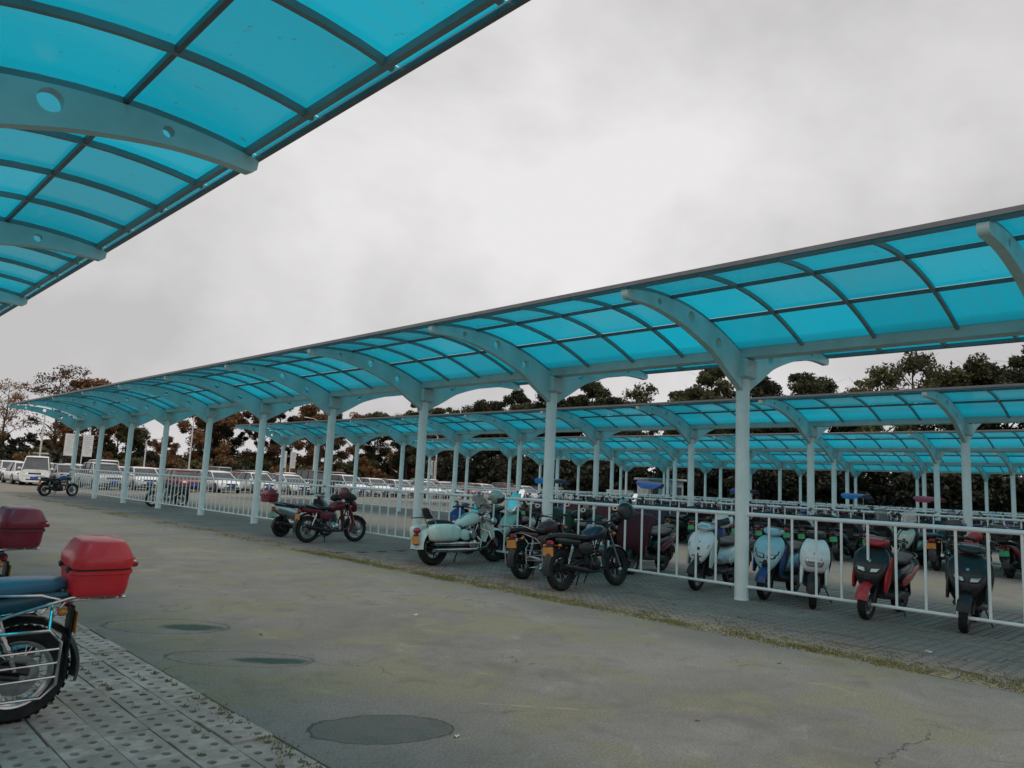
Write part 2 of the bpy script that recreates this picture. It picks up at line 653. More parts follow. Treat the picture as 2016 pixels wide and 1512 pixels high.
# ================================================================== ground, roads
class NG:
    """tiny helper to write shader maths"""
    def __init__(s, M):
        s.t = M.node_tree

    def val(s, x, sock):
        if isinstance(x, (int, float)):
            sock.default_value = x
        else:
            s.t.links.new(x, sock)

    def m(s, op, a, b=0.0, c=0.0, clamp=False):
        n = s.t.nodes.new('ShaderNodeMath')
        n.operation = op
        n.use_clamp = clamp
        for i, x in enumerate((a, b, c)):
            s.val(x, n.inputs[i])
        return n.outputs[0]

    def noise(s, vec, scale, detail=4, rough=0.55, dist=0.0):
        n = s.t.nodes.new('ShaderNodeTexNoise')
        n.inputs['Scale'].default_value = scale
        n.inputs['Detail'].default_value = detail
        n.inputs['Roughness'].default_value = rough
        n.inputs['Distortion'].default_value = dist
        s.t.links.new(vec, n.inputs['Vector'])
        return n.outputs['Fac']

    def rng(s, x, a, b, c=0.0, d=1.0, smooth=True):
        n = s.t.nodes.new('ShaderNodeMapRange')
        n.interpolation_type = 'SMOOTHSTEP' if smooth else 'LINEAR'
        for i, q in enumerate((x, a, b, c, d)):
            s.val(q, n.inputs[i])
        return n.outputs[0]

    def mix(s, f, a, b):
        n = s.t.nodes.new('ShaderNodeMix')
        n.data_type = 'RGBA'
        s.val(f, n.inputs[0])
        for q, k in ((a, 6), (b, 7)):
            if isinstance(q, tuple):
                n.inputs[k].default_value = (*q, 1)
            else:
                s.t.links.new(q, n.inputs[k])
        return n.outputs[2]

    def pos(s):
        g = s.t.nodes.new('ShaderNodeNewGeometry')
        sp = s.t.nodes.new('ShaderNodeSeparateXYZ')
        s.t.links.new(g.outputs['Position'], sp.inputs[0])
        return g.outputs['Position'], sp.outputs[0], sp.outputs[1]

    def bump(s, h, strength, dist=0.01):
        n = s.t.nodes.new('ShaderNodeBump')
        n.inputs['Strength'].default_value = strength
        n.inputs['Distance'].default_value = dist
        s.t.links.new(h, n.inputs['Height'])
        return n.outputs[0]


def asphalt_material():
    M = bpy.data.materials.new('old_asphalt')
    M.use_nodes = True
    b = M.node_tree.nodes['Principled BSDF']
    g = NG(M)
    P, X, Y = g.pos()
    fine = g.noise(P, 170, 3, 0.7)
    mid = g.noise(P, 9, 6, 0.65)
    big = g.noise(P, 0.55, 5, 0.6, 0.6)
    tint = g.noise(P, 0.9, 3, 0.6)
    col = g.mix(g.rng(big, 0.3, 0.72), (0.165, 0.152, 0.136), (0.236, 0.217, 0.194))
    col = g.mix(g.m('MULTIPLY', g.rng(tint, 0.46, 0.6), 0.85), col, (0.205, 0.192, 0.122))
    col = g.mix(g.m('MULTIPLY', g.rng(mid, 0.52, 0.72), 0.40), col, (0.14, 0.125, 0.112))
    col = g.mix(g.m('MULTIPLY', g.rng(fine, 0.56, 0.75), 0.5), col, (0.44, 0.40, 0.36))
    col = g.mix(g.m('MULTIPLY', g.rng(fine, 0.46, 0.28), 0.5), col, (0.09, 0.082, 0.078))
    agg = g.noise(P, 62, 3, 0.8)
    col = g.mix(g.m('MULTIPLY', g.rng(agg, 0.51, 0.66), 0.62), col, (0.085, 0.077, 0.068))
    col = g.mix(g.m('MULTIPLY', g.rng(agg, 0.47, 0.32), 0.5), col, (0.40, 0.365, 0.31))
    blot = g.noise(P, 2.4, 6, 0.7, 0.8)
    col = g.mix(g.m('MULTIPLY', g.rng(blot, 0.5, 0.68), 0.45), col, (0.125, 0.112, 0.095))
    col = g.mix(g.m('MULTIPLY', g.rng(blot, 0.42, 0.3), 0.35), col, (0.33, 0.30, 0.25))
    # tyre wear running along the lane
    lane = g.m('ABSOLUTE', g.m('SUBTRACT', g.m('ADD', X, g.m('MULTIPLY', big, 0.9)), 5.1))
    col = g.mix(g.m('MULTIPLY', g.m('MULTIPLY', g.rng(lane, 1.0, 0.2), g.rng(blot, 0.35, 0.6)), 0.28), col, (0.12, 0.108, 0.10))
    # hairline cracks
    vor = g.t.nodes.new('ShaderNodeTexVoronoi')
    vor.feature = 'DISTANCE_TO_EDGE'
    vor.inputs['Scale'].default_value = 0.42
    wv = g.t.nodes.new('ShaderNodeVectorMath')
    wv.operation = 'ADD'
    nz = g.t.nodes.new('ShaderNodeTexNoise')
    nz.inputs['Scale'].default_value = 2.2
    nz.inputs['Detail'].default_value = 5
    g.t.links.new(P, nz.inputs['Vector'])
    g.t.links.new(P, wv.inputs[0])
    g.t.links.new(nz.outputs['Color'], wv.inputs[1])
    g.t.links.new(wv.outputs[0], vor.inputs['Vector'])
    hair = g.m('MULTIPLY', g.rng(vor.outputs['Distance'], 0.006, 0.002), g.rng(big, 0.5, 0.6))
    col = g.mix(g.m('MULTIPLY', hair, 0.6), col, (0.06, 0.055, 0.05))
    wob = g.m('ADD', g.m('MULTIPLY', g.noise(P, 3.2, 5, 0.7), 0.75), g.m('MULTIPLY', g.noise(P, 14, 4, 0.7), 0.25))
    rough = 0.85
    wet = None
    for cx, cy, rx, ry, ang, kind in ((2.87, 3.99, 0.44, 0.275, -0.55, 'oil'), (2.93, 7.72, 0.60, 0.36, -0.75, 'ring'),
                                      (2.93, 6.12, 0.62, 0.26, -0.75, 'ring')):
        dx = g.m('SUBTRACT', X, cx)
        dy = g.m('SUBTRACT', Y, cy)
        ca, sa = math.cos(ang), math.sin(ang)
        u = g.m('ADD', g.m('MULTIPLY', dx, ca/rx), g.m('MULTIPLY', dy, sa/rx))
        v = g.m('ADD', g.m('MULTIPLY', dx, -sa/ry), g.m('MULTIPLY', dy, ca/ry))
        d = g.m('SQRT', g.m('ADD', g.m('MULTIPLY', u, u), g.m('MULTIPLY', v, v)))
        d = g.m('ADD', d, g.m('MULTIPLY', g.m('SUBTRACT', wob, 0.5), 0.55))
        edge = g.m('MULTIPLY', g.rng(d, 0.93, 0.985), g.rng(d, 1.03, 0.985))
        if kind == 'oil':
            ins = g.rng(d, 1.02, 0.90)
            col = g.mix(g.m('MULTIPLY', g.m('MULTIPLY', ins, g.rng(agg, 0.3, 0.55, 0.7, 1.0)), 0.72), col, g.mix(g.rng(blot, 0.4, 0.62), (0.038, 0.064, 0.054), (0.095, 0.09, 0.08)))
            col = g.mix(g.m('MULTIPLY', edge, 0.8), col, (0.035, 0.034, 0.033))
            wet = g.m('MULTIPLY', ins, 0.25)
        else:
            col = g.mix(g.m('MULTIPLY', edge, 0.7), col, (0.05, 0.05, 0.048))
            sx = g.m('SUBTRACT', u, 0.45)
            sv = g.m('MULTIPLY', g.m('ADD', v, 0.05), 1.7)
            e = g.m('SQRT', g.m('ADD', g.m('MULTIPLY', g.m('MULTIPLY', sx, sx), 2.2), g.m('MULTIPLY', sv, sv)))
            e = g.m('ADD', e, g.m('MULTIPLY', g.m('SUBTRACT', wob, 0.5), 1.3))
            col = g.mix(g.m('MULTIPLY', g.rng(e, 0.9, 0.45), 0.92), col, (0.022, 0.06, 0.048))
    # long crack at the lower right, and a fine second one
    cw = g.noise(P, 5.5, 5, 0.7)
    cl = g.m('ABSOLUTE', g.m('SUBTRACT', g.m('ADD', Y, g.m('MULTIPLY', g.m('SUBTRACT', cw, 0.5), 0.42)), 1.79))
    cm = g.m('MULTIPLY', g.rng(cl, 0.011, 0.003), g.m('MULTIPLY', g.rng(X, 4.3, 4.7), g.rng(X, 6.15, 5.8)))
    col = g.mix(g.m('MULTIPLY', cm, 0.8), col, (0.03, 0.03, 0.03))
    # scraped pale line
    ln = g.m('ABSOLUTE', g.m('SUBTRACT', g.m('ADD', Y, g.m('MULTIPLY', X, 1.05)), 7.968))
    lm = g.m('MULTIPLY', g.rng(ln, 0.022, 0.008), g.m('MULTIPLY', g.rng(X, 3.6, 3.8), g.rng(X, 4.45, 4.3)))
    col = g.mix(g.m('MULTIPLY', g.m('MULTIPLY', lm, g.rng(mid, 0.4, 0.55)), 0.6), col, (0.36, 0.34, 0.24))
    # dusty pale band along both paver edges
    M.node_tree.links.new(col, b.inputs['Base Color'])
    b.inputs['Roughness'].default_value = rough
    M.node_tree.links.new(g.m('SUBTRACT', 0.86, wet), b.inputs['Roughness'])
    b.inputs['Specular IOR Level'].default_value = 0.3
    hh = g.m('ADD', g.m('MULTIPLY', fine, 0.5), mid)
    hh = g.m('SUBTRACT', hh, g.m('MULTIPLY', cm, 1.5))
    M.node_tree.links.new(g.bump(hh, 0.6, 0.010), b.inputs['Normal'])
    return M


def paver_material(name, dots):
    M = bpy.data.materials.new(name)
    M.use_nodes = True
    b = M.node_tree.nodes['Principled BSDF']
    g = NG(M)
    P, X, Y = g.pos()
    fine = g.noise(P, 120, 3, 0.7)
    mid = g.noise(P, 6, 6, 0.7)
    big = g.noise(P, 0.7, 4, 0.6)
    oi = M.node_tree.nodes.new('ShaderNodeObjectInfo')
    col = g.mix(g.rng(mid, 0.35, 0.68), (0.34, 0.27, 0.235), (0.58, 0.475, 0.42))
    if not dots:
        col = g.mix(g.m('MULTIPLY', oi.outputs['Random'], 0.75), col, (0.29, 0.235, 0.20))
    far = g.rng(X, 5.0, 7.0)
    col = g.mix(g.m('MULTIPLY', far, g.rng(big, 0.25, 0.65, 0.55, 0.92)), col, (0.21, 0.16, 0.135))
    col = g.mix(g.m('MULTIPLY', g.rng(fine, 0.55, 0.75), 0.45), col, (0.5, 0.48, 0.44))
    moss = g.noise(P, 2.3, 5, 0.6)
    col = g.mix(g.m('MULTIPLY', g.rng(moss, 0.56, 0.7), 0.4), col, (0.26, 0.235, 0.12))
    mo2 = g.noise(P, 5.5, 5, 0.7)
    em_ = g.m('MULTIPLY', g.m('MULTIPLY', g.rng(X, 8.5, 7.75), g.rng(X, 6.0, 7.0)), g.rng(mo2, 0.44, 0.58))
    col = g.mix(g.m('MULTIPLY', em_, 0.75), col, (0.27, 0.25, 0.10))
    if dots:
        def cell(v, p):
            return g.m('SUBTRACT', g.m('FRACT', g.m('DIVIDE', g.m('ADD', v, 40.0*p*100), p)), 0.5)
        fx = cell(X, 0.13)
        fy = cell(Y, 0.13)
        dd = g.m('SQRT', g.m('ADD', g.m('MULTIPLY', fx, fx), g.m('MULTIPLY', fy, fy)))
        hole = g.rng(dd, 0.22, 0.17)
        jx = g.m('ABSOLUTE', cell(X, 0.26))
        jy = g.m('ABSOLUTE', cell(Y, 0.52))
        jn = g.m('MAXIMUM', g.rng(jx, 0.478, 0.49), g.rng(jy, 0.487, 0.494))
        k = g.m('MAXIMUM', hole, jn)
        col = g.mix(k, col, (0.02, 0.02, 0.018))
        M.node_tree.links.new(g.bump(g.m('SUBTRACT', mid, g.m('MULTIPLY', k, 4.0)), 0.5, 0.012), b.inputs['Normal'])
    else:
        M.node_tree.links.new(g.bump(g.m('ADD', mid, fine), 0.4, 0.004), b.inputs['Normal'])
    M.node_tree.links.new(col, b.inputs['Base Color'])
    b.inputs['Roughness'].default_value = 0.88
    b.inputs['Specular IOR Level'].default_value = 0.25
    return M

asphalt = asphalt_material()
paver_mat = paver_material('perforated_concrete', False)
paver_far = paver_material('perforated_concrete_far', True)
soil = mat('dark_soil', (0.013, 0.012, 0.010), 0.95, 0, 0.35, 30, 0.4, 0, 0.2)

ROW0, PITCHROW = -0.5, 11.0
ROWX = [ROW0+PITCHROW*k for k in range(6)]       # six double-winged shelters
ROWS = [5.80, 5.77, 5.65, 5.57, 5.42, 5.24]      # position of the reference post of each
HALF = 2.8                                       # half width of each paved strip
YEND = 43.0
YBEG = -26.0

gm = MB()
gm.quadgrid([[(-600, -600, -0.06), (1500, -600, -0.06)], [(-600, 1500, -0.06), (1500, 1500, -0.06)]])
link('ground', gm.mesh('ground', soil, False), kind='structure')

rm = MB()
def slab(mb, x0, x1, y0, y1, z0, z1):
    mb.box(((x0+x1)/2, (y0+y1)/2, (z0+z1)/2), (x1-x0, y1-y0, z1-z0))
edges = [-60.0]
for x in ROWX:
    edges += [x-HALF, x+HALF]
edges.append(68.0)
for a, b_ in zip(edges[0::2], edges[1::2]):
    slab(rm, a, b_, YBEG, YEND, -0.055, 0.0)
slab(rm, -60, 68, YEND, 150, -0.055, 0.0)
link('asphalt_road', rm.mesh('asphalt_road', asphalt, False), kind='structure')

# perforated paving: single blocks where they can be told apart, one textured bed beyond
def paver_mesh():
    w, l = 0.250, 0.517
    k = 0.006
    outer = [(-w/2+k, -l/2), (w/2-k, -l/2), (w/2, -l/2+k), (w/2, l/2-k), (w/2-k, l/2), (-w/2+k, l/2), (-w/2, l/2-k), (-w/2, -l/2+k)]
    holes = []
    for ix in (-.5, .5):
        for iy in (-1.5, -.5, .5, 1.5):
            holes.append([(ix*0.122+0.026*math.cos(-2*math.pi*q/8+.2), iy*0.128+0.028*math.sin(-2*math.pi*q/8+.2)) for q in range(8)])
    me = shape2d('paver', outer, holes, 0.05, paver_mat)
    for v in me.vertices:
        x, y, z = v.co
        v.co = (x, z, -y)
    return me

pm = paver_mesh()
ndrop = 0
def pave(parent, x_in, cols, sgn, y0, n):
    for i in range(cols):
        for j in range(n):
            o = link('paver', pm, parent,
                     (x_in+sgn*(0.13+0.26*i)+random.uniform(-.002, .002), y0+0.52*j+(0.26 if i % 2 else 0)+random.uniform(-.002, .002),
                      -0.025+random.uniform(-.009, .004)))
            o.rotation_euler = (random.uniform(-.010, .010), random.uniform(-.014, .014), random.uniform(-.008, .008))

beds = []
for k, x in enumerate(ROWX):
    bm_ = MB()
    # soil bed under the loose blocks, textured paving elsewhere
    if k == 0:
        holes_ = (x+HALF-0.26*9, x+HALF, 2.7, 2.7+0.52*24+.26)
    elif k == 1:
        holes_ = (x-HALF, x-HALF+0.26*11, 0.3, 0.3+0.52*25+.26)
    else:
        holes_ = None
    if holes_:
        hx0, hx1, hy0, hy1 = holes_
        for a in ((x-HALF, hx0, YBEG, YEND), (hx1, x+HALF, YBEG, YEND), (hx0, hx1, YBEG, hy0), (hx0, hx1, hy1, YEND)):
            if a[1]-a[0] > 0.01 and a[3]-a[2] > 0.01:
                slab(bm_, *a, -0.05, -0.004)
    else:
        slab(bm_, x-HALF, x+HALF, YBEG, YEND, -0.05, -0.004)
    o = link('paving', bm_.mesh('paving', paver_far, False), kind='structure')
    beds.append(o)
    if k == 0:
        pave(o, x+HALF, 9, -1, 2.96, 24)
    elif k == 1:
        pave(o, x-HALF, 11, 1, 0.56, 25)

# moss and grass tufts growing along the paving edges and in the holes
def tufts(name, spots, label):
    V, F = [], []
    for (x, y, n, sp, h) in spots:
        for _ in range(n):
            px, py = x+random.gauss(0, sp), y+random.gauss(0, sp*1.6)
            a = random.uniform(0, 6.28)
            hh = h*random.uniform(.5, 1.2)
            w = 0.006
            lx, ly = math.cos(a)*w, math.sin(a)*w
            tx, ty = random.gauss(0, hh*.5), random.gauss(0, hh*.5)
            b = len(V)
            V += [(px-lx, py-ly, -0.003), (px+lx, py+ly, -0.003), (px+tx, py+ty, hh)]
            F.append((b, b+1, b+2))
    me = bpy.data.meshes.new(name)
    me.from_pydata(V, [], F)
    me.materials.append(grass_mat)
    o = link(name, me, kind='stuff')
    o['label'] = label
    o['category'] = 'grass'
    return o

sp_ = []
for _ in range(700):
    y = random.uniform(0.5, 14)
    sp_.append((7.7+abs(random.gauss(0, .22)), y, random.randint(6, 26), .05, random.uniform(.012, .035)))
for _ in range(60):
    sp_.append((7.7+random.random()*.5, random.uniform(14, 40), 30, .09, .04))
for _ in range(420):
    i_, j_ = random.randint(0, 10), random.randint(0, 96)
    sp_.append((7.7+.065+.13*i_*random.random(), 0.4+.13*j_, random.randint(4, 12), .014, .016))
for _ in range(45):
    i_, j_ = random.randint(0, 3), random.randint(0, 30)
    sp_.append((2.3-.065-.13*i_, 2.9+.13*j_, random.randint(5, 14), .014, .014))
for _ in range(26):
    sp_.append((2.28-abs(random.gauss(0, .06)), random.uniform(3.0, 5.2), 12, .03, .018))
tufts('grass', sp_, 'yellowish moss and grass tufts along the paving edges')

# ================================================================== shelters
def top_z(u):
    return 3.69+0.47*u-0.108*u*u

US = [0.12, 0.5, 0.9, 1.3, 1.7, 2.1, 2.5, 2.8, 3.02]

def arm_mesh():
    top = [(u, top_z(u)-0.055) for u in np.linspace(0.0, 3.0, 22)]
    bx_ = [0.0, 0.1, 0.22, 0.45, 0.88, 1.3, 1.69, 2.1, 2.43, 2.75, 2.97, 3.02]
    bz_ = [3.05, 3.12, 3.2, 3.314, 3.578, 3.725, 3.84, 3.92, 3.962, 3.965, 3.952, 3.985]
    uu = np.concatenate([np.linspace(0, 2.97, 30), [3.02]])
    bot = [(u, float(np.interp(u, bx_, bz_))) for u in uu]
    sm_ = [bot[0]]
    for i in range(1, len(bot)-3):
        sm_.append((bot[i][0], (bot[i-1][1]+2*bot[i][1]+bot[i+1][1])/4))
    bot = sm_+bot[-3:]
    outer = bot+[(3.03, 4.06)]+top[::-1]
    holes = []
    for hu, hz, r in ((0.80, 3.73, 0.085), (1.53, 3.985, 0.085), (2.31, 4.05, 0.045)):
        holes.append([(hu+r*math.cos(-2*math.pi*q/20), hz+r*math.sin(-2*math.pi*q/20)) for q in range(20)])
    return shape2d('arm', outer, holes, 0.10, steel_mint)

def curve_bar(u0, u1, w, h, off, material, name):
    rows = []
    for u in np.linspace(u0, u1, 12):
        z = top_z(u)-off
        rows.append([(u, -w/2, z-h/2), (u, w/2, z-h/2), (u, w/2, z+h/2), (u, -w/2, z+h/2)])
    mb = MB()
    b = mb.quadgrid(rows, closed_u=True, flip=True)
    mb.f.append((b, b+1, b+2, b+3))
    e = b+11*4
    mb.f.append((e+3, e+2, e+1, e))
    return fix_normals(mb.mesh(name, material, True, 30))

def panel_mesh(u0, u1, y0, y1, name):
    mb = MB()
    rows = []
    for u in np.linspace(u0, u1, 5):
        z = top_z(u)+0.008
        rows.append([(u, y0, z), (u, y1, z)])
    mb.quadgrid(rows)
    return fix_normals(mb.mesh(name, sheet_mat, True, 60))

arm_me = arm_mesh()
rib_me = curve_bar(0.14, 2.98, 0.042, 0.05, 0.019, rib_paint, 'rib')
PU = [0.13, 1.0, 2.0, 3.03]
panel_me = [panel_mesh(a+(0.012 if i else 0), b-(0.012 if i < 2 else 0), 0.005, 0.995, 'panel') for i, (a, b) in enumerate(zip(PU[:-1], PU[1:]))]
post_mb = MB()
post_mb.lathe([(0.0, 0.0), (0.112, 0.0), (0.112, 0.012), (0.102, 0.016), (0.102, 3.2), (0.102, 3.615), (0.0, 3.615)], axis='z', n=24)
post_me = post_mb.mesh('post', post_paint_lit)
cap_mb = MB()
cap_mb.bbox((0, 0, 3.46), (0.34, 0.30, 0.31), 0.03)
collar_me = cap_mb.mesh('head_plate', steel_mint)
BAYS = 12
N0 = -3

def long_bar(name, x, z, w, h, y0, y1, material):
    mb = MB()
    mb.box((x, (y0+y1)/2, z), (w, y1-y0, h))
    return mb.mesh(name, material, False)

picket_mb = MB().tube([(0, 0, 0.2), (0, 0, 1.25)], 0.018, 8)
picket_me = picket_mb.mesh('picket', white_paint)
rail_top_me = MB().tube([(0, 0.0, 1.255), (0, 4.0, 1.255)], 0.031, 10).mesh('top_rail', white_paint)
rail_bot_me = MB().tube([(0, 0.0, 0.2), (0, 4.0, 0.2)], 0.022, 10).mesh('bottom_rail', white_paint)

NTH = ['nearest, overhead', 'second', 'third', 'fourth', 'fifth', 'sixth and farthest']
for k, (x, s0) in enumerate(zip(ROWX, ROWS)):
    root = empty('shelter', (x, s0, 0))
    lab = ['cyan curved double-wing shelter overhead at the upper left of the picture',
           'large cyan double-wing shelter crossing the picture with posts behind the parked motorcycles',
           'cyan double-wing shelter next behind the large one, second row beyond the driveway',
           'cyan shelter third from the driveway, seen under the second one',
           'cyan shelter fourth from the driveway, half hidden by the nearer roofs',
           'farthest cyan shelter in front of the dark hedge'][k]
    tag(root, lab, 'shelter', 'cyan vehicle shelters in parallel rows')
    ya, yb = 4.0*N0, 4.0*(N0+BAYS)
    for n in range(N0, N0+BAYS+1):
        y = 4.0*n
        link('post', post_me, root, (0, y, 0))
        link('head_plate', collar_me, root, (0, y, 0))
        link('arm', arm_me, root, (0, y, 0))
        link('arm', arm_me, root, (0, y, 0), math.pi)
    for n in range(N0, N0+BAYS):
        for q in (0, 1, 2, 3):
            link('rib', rib_me, root, (0, 4.0*n+q, 0))
            link('rib', rib_me, root, (0, 4.0*n+q, 0), math.pi)
    link('valley_beam', long_bar('valley_beam', 0, 3.715, 0.26, 0.19, ya-0.3, yb+0.3, steel_mint), root)
    link('gutter', long_bar('gutter', 0, 3.845, 0.30, 0.05, ya-0.3, yb+0.3, fixture_dark), root)
    for sg in (-1, 1):
        for u in (1.0, 2.0):
            link('purlin', long_bar('purlin', sg*u, top_z(u)-0.017, 0.036, 0.046, ya, yb, dark_alu), root)
        link('eave_rail', long_bar('eave_rail', sg*2.93, top_z(2.93)-0.027, 0.045, 0.055, ya, yb, rib_paint), root)
        link('eave_trim', long_bar('eave_trim', sg*3.05, top_z(3.03)-0.006, 0.035, 0.05, ya-0.02, yb+0.02, dark_alu), root)
    single = (k in (0, 1), k in (0, 1, 2))        # rear wing, front wing as single panels
    for sg, one in ((1, single[0] or k == 0), (-1, single[1])):
        if one:
            for n in range(N0, N0+BAYS):
                for q in range(4):
                    for st in range(3):
                        if sg > 0:
                            link('panel', panel_me[st], root, (0, 4.0*n+q, 0))
                        else:
                            link('panel', panel_me[st], root, (0, 4.0*n+q+1, 0), math.pi)
        else:
            mb = MB()
            for y in range(int(ya), int(yb)):
                for a, b_ in zip(PU[:-1], PU[1:]):
                    rows = []
                    for u in np.linspace(a+.01, b_-.01, 4):
                        rows.append([(sg*u, y+.005, top_z(u)+.008), (sg*u, y+.995, top_z(u)+.008)])
                    mb.quadgrid(rows)
            link('roof_panels', mb.mesh('roof_panels', sheet_mat, True, 60), root, kind='stuff')
    # railing between the posts
    fr = empty('railing', (x, s0, 0))
    tag(fr, ['white railing between the posts of the overhead shelter',
             'white picket railing along the posts of the large shelter, behind the motorcycles',
             'white railing along the posts of the shelter behind the large one',
             'white railing along the third shelter from the driveway',
             'white railing along the fourth shelter from the driveway',
             'white railing along the farthest shelter'][k], 'railing', 'white railings between shelter posts')
    if k in (0, 1, 2):
        for n in range(N0, N0+BAYS):
            link('top_rail', rail_top_me, fr, (0, 4.0*n, 0))
            link('bottom_rail', rail_bot_me, fr, (0, 4.0*n, 0))
            for q in range(10):
                link('picket', picket_me, fr, (0, 4.0*n+0.434+0.348*q, 0))
    else:
        for n in range(N0, N0+BAYS):
            link('top_rail', rail_top_me, fr, (0, 4.0*n, 0))
            link('bottom_rail', rail_bot_me, fr, (0, 4.0*n, 0))
        mb = MB()
        for n in range(N0, N0+BAYS):
            for q in range(10):
                mb.tube([(0, 4.0*n+0.434+0.348*q, 0.2), (0, 4.0*n+0.434+0.348*q, 1.25)], 0.018, 5)
        link('pickets', mb.mesh('pickets', white_paint), fr, kind='stuff')

# ================================================================== two-wheelers (x forward, z up, origin on the ground)
_wc = {}

def wheel_meshes(r, w, style, rim_mat, rr=None):
    key = (r, w, style, rim_mat.name)
    if key in _wc:
        return _wc[key]
    rr = rr or r*0.70
    ty = MB()
    hw = w/2
    prof = [(rr, -hw*.62), (rr+(r-rr)*.35, -hw*.95), (rr+(r-rr)*.7, -hw), (r-.008, -hw*.62), (r, -hw*.2), (r, hw*.2), (r-.008, hw*.62),
            (rr+(r-rr)*.7, hw), (rr+(r-rr)*.35, hw*.95), (rr, hw*.62)]
    ty.lathe(prof, n=36, closed=True)
    # tread blocks
    for q in range(36):
        a = 2*math.pi*q/36
        for yy in (-.45, .45):
            rot = Matrix.Rotation(-a, 3, 'Y')
            ty.box(((r-.001)*math.cos(a), yy*hw, (r-.001)*math.sin(a)), (.004, hw*.5, r*.10), rot)
    rim = MB()
    rim.lathe([(rr-.028, -hw*.30), (rr-.005, -hw*.55), (rr+.012, -hw*.60), (rr+.006, -hw*.4), (rr-.012, 0), (rr+.006, hw*.4), (rr+.012, hw*.60),
               (rr-.005, hw*.55), (rr-.028, hw*.30)], n=32, closed=True)
    rim.lathe([(0, -.06), (.03, -.06), (.045, -.05), (.045, .05), (.03, .06), (0, .06)], n=14)
    if style == 'spoke':
        for q in range(28):
            a = 2*math.pi*q/28
            a2 = a+(0.45 if q % 2 else -0.45)
            sg = 1 if (q//2) % 2 else -1
            rim.tube([(.043*math.cos(a), sg*.035, .043*math.sin(a)), (rr*.97*math.cos(a2), 0, rr*.97*math.sin(a2))], .0028, 4, False)
    elif style == 'disc':
        rim.lathe([(.04, -.03), (rr*.55, -.02), (rr*.9, -.005), (rr*.9, .005), (rr*.55, .02), (.04, .03)], n=24)
    else:
        ns = {'five': 5, 'three': 3, 'six': 6}[style]
        for q in range(ns):
            a = 2*math.pi*q/ns
            for da in ((-.16, .16) if ns >= 5 else (0,)):
                p0 = Vector((.035*math.cos(a), 0, .035*math.sin(a)))
                p1 = Vector((rr*.97*math.cos(a+da), 0, rr*.97*math.sin(a+da)))
                rim.tube([p0, p1], [.018 if ns < 5 else .013, .010], 6, False)
    disc = MB()
    disc.lathe([(.05, .042), (r*.42, .042), (r*.42, .047), (.05, .047)], n=24, closed=True)
    out = (fix_normals(ty.mesh('wheel', rubber)), fix_normals(rim.mesh('rim', rim_mat)), fix_normals(disc.mesh('brake_disc', chrome)))
    _wc[key] = out
    return out


def add_wheel(T, x, r, w, style, rim_mat, disc=True):
    a, b, c = wheel_meshes(r, w, style, rim_mat)
    i = T.add('wheel', a, loc=(x, 0, r))
    T.add('rim', b, parent=i)
    if disc:
        T.add('brake_disc', c, parent=i)
    return i


def add_mirrors(T, x, y, z, h=0.16, back=0.0, shape=(.012, .062, .04), stalk=black_plastic):
    for sg in (-1, 1):
        i = T.add('mirror', MB().tube([(x, sg*y, z), (x-.01, sg*(y+.03), z+h*.6), (x-.02+back, sg*(y+.07), z+h)], .006, 6)
                  .ball((x-.025+back, sg*(y+.085), z+h+.02), (shape[0]*1.6, shape[1], shape[2]), 12, 8), stalk)
        g = MB()
        g.lathe([(0, 0), (.8, 0), (1, .1)], n=14, axis='x')
        g.v = [(x-.041+back, sg*(y+.085)+v[1]*shape[1]*.92, z+h+.02+v[2]*shape[2]*.9) for v in g.v]
        T.add('mirror_glass', g, mirror_glass, parent=i)


def add_bars(T, x, z, w, rise=0.05, sweep=0.10, grip=black_plastic, bar=dark_metal):
    hb = MB().tube([(x-sweep, -w, z+rise), (x-sweep*.6, -w*.7, z+rise), (x, -w*.35, z+rise*.5), (x+.01, 0, z), (x, w*.35, z+rise*.5),
                    (x-sweep*.6, w*.7, z+rise), (x-sweep, w, z+rise)], .012, 8)
    i = T.add('handlebar', hb, bar)
    for sg in (-1, 1):
        T.add('grip', MB().tube([(x-sweep*.68, sg*w*.76, z+rise), (x-sweep*1.02, sg*(w+.01), z+rise)], .019, 10), grip, parent=i)
        T.add('brake_lever', MB().tube([(x-sweep*.5, sg*w*.66, z+rise), (x-sweep*.35, sg*w*.82, z+rise-.005), (x-sweep*.6, sg*w*1.0, z+rise-.01)], .006, 6), alloy, parent=i)
        T.add('switch_box', MB().bbox((x-sweep*.6, sg*w*.70, z+rise), (.045, .05, .045), .01), black_plastic, parent=i)


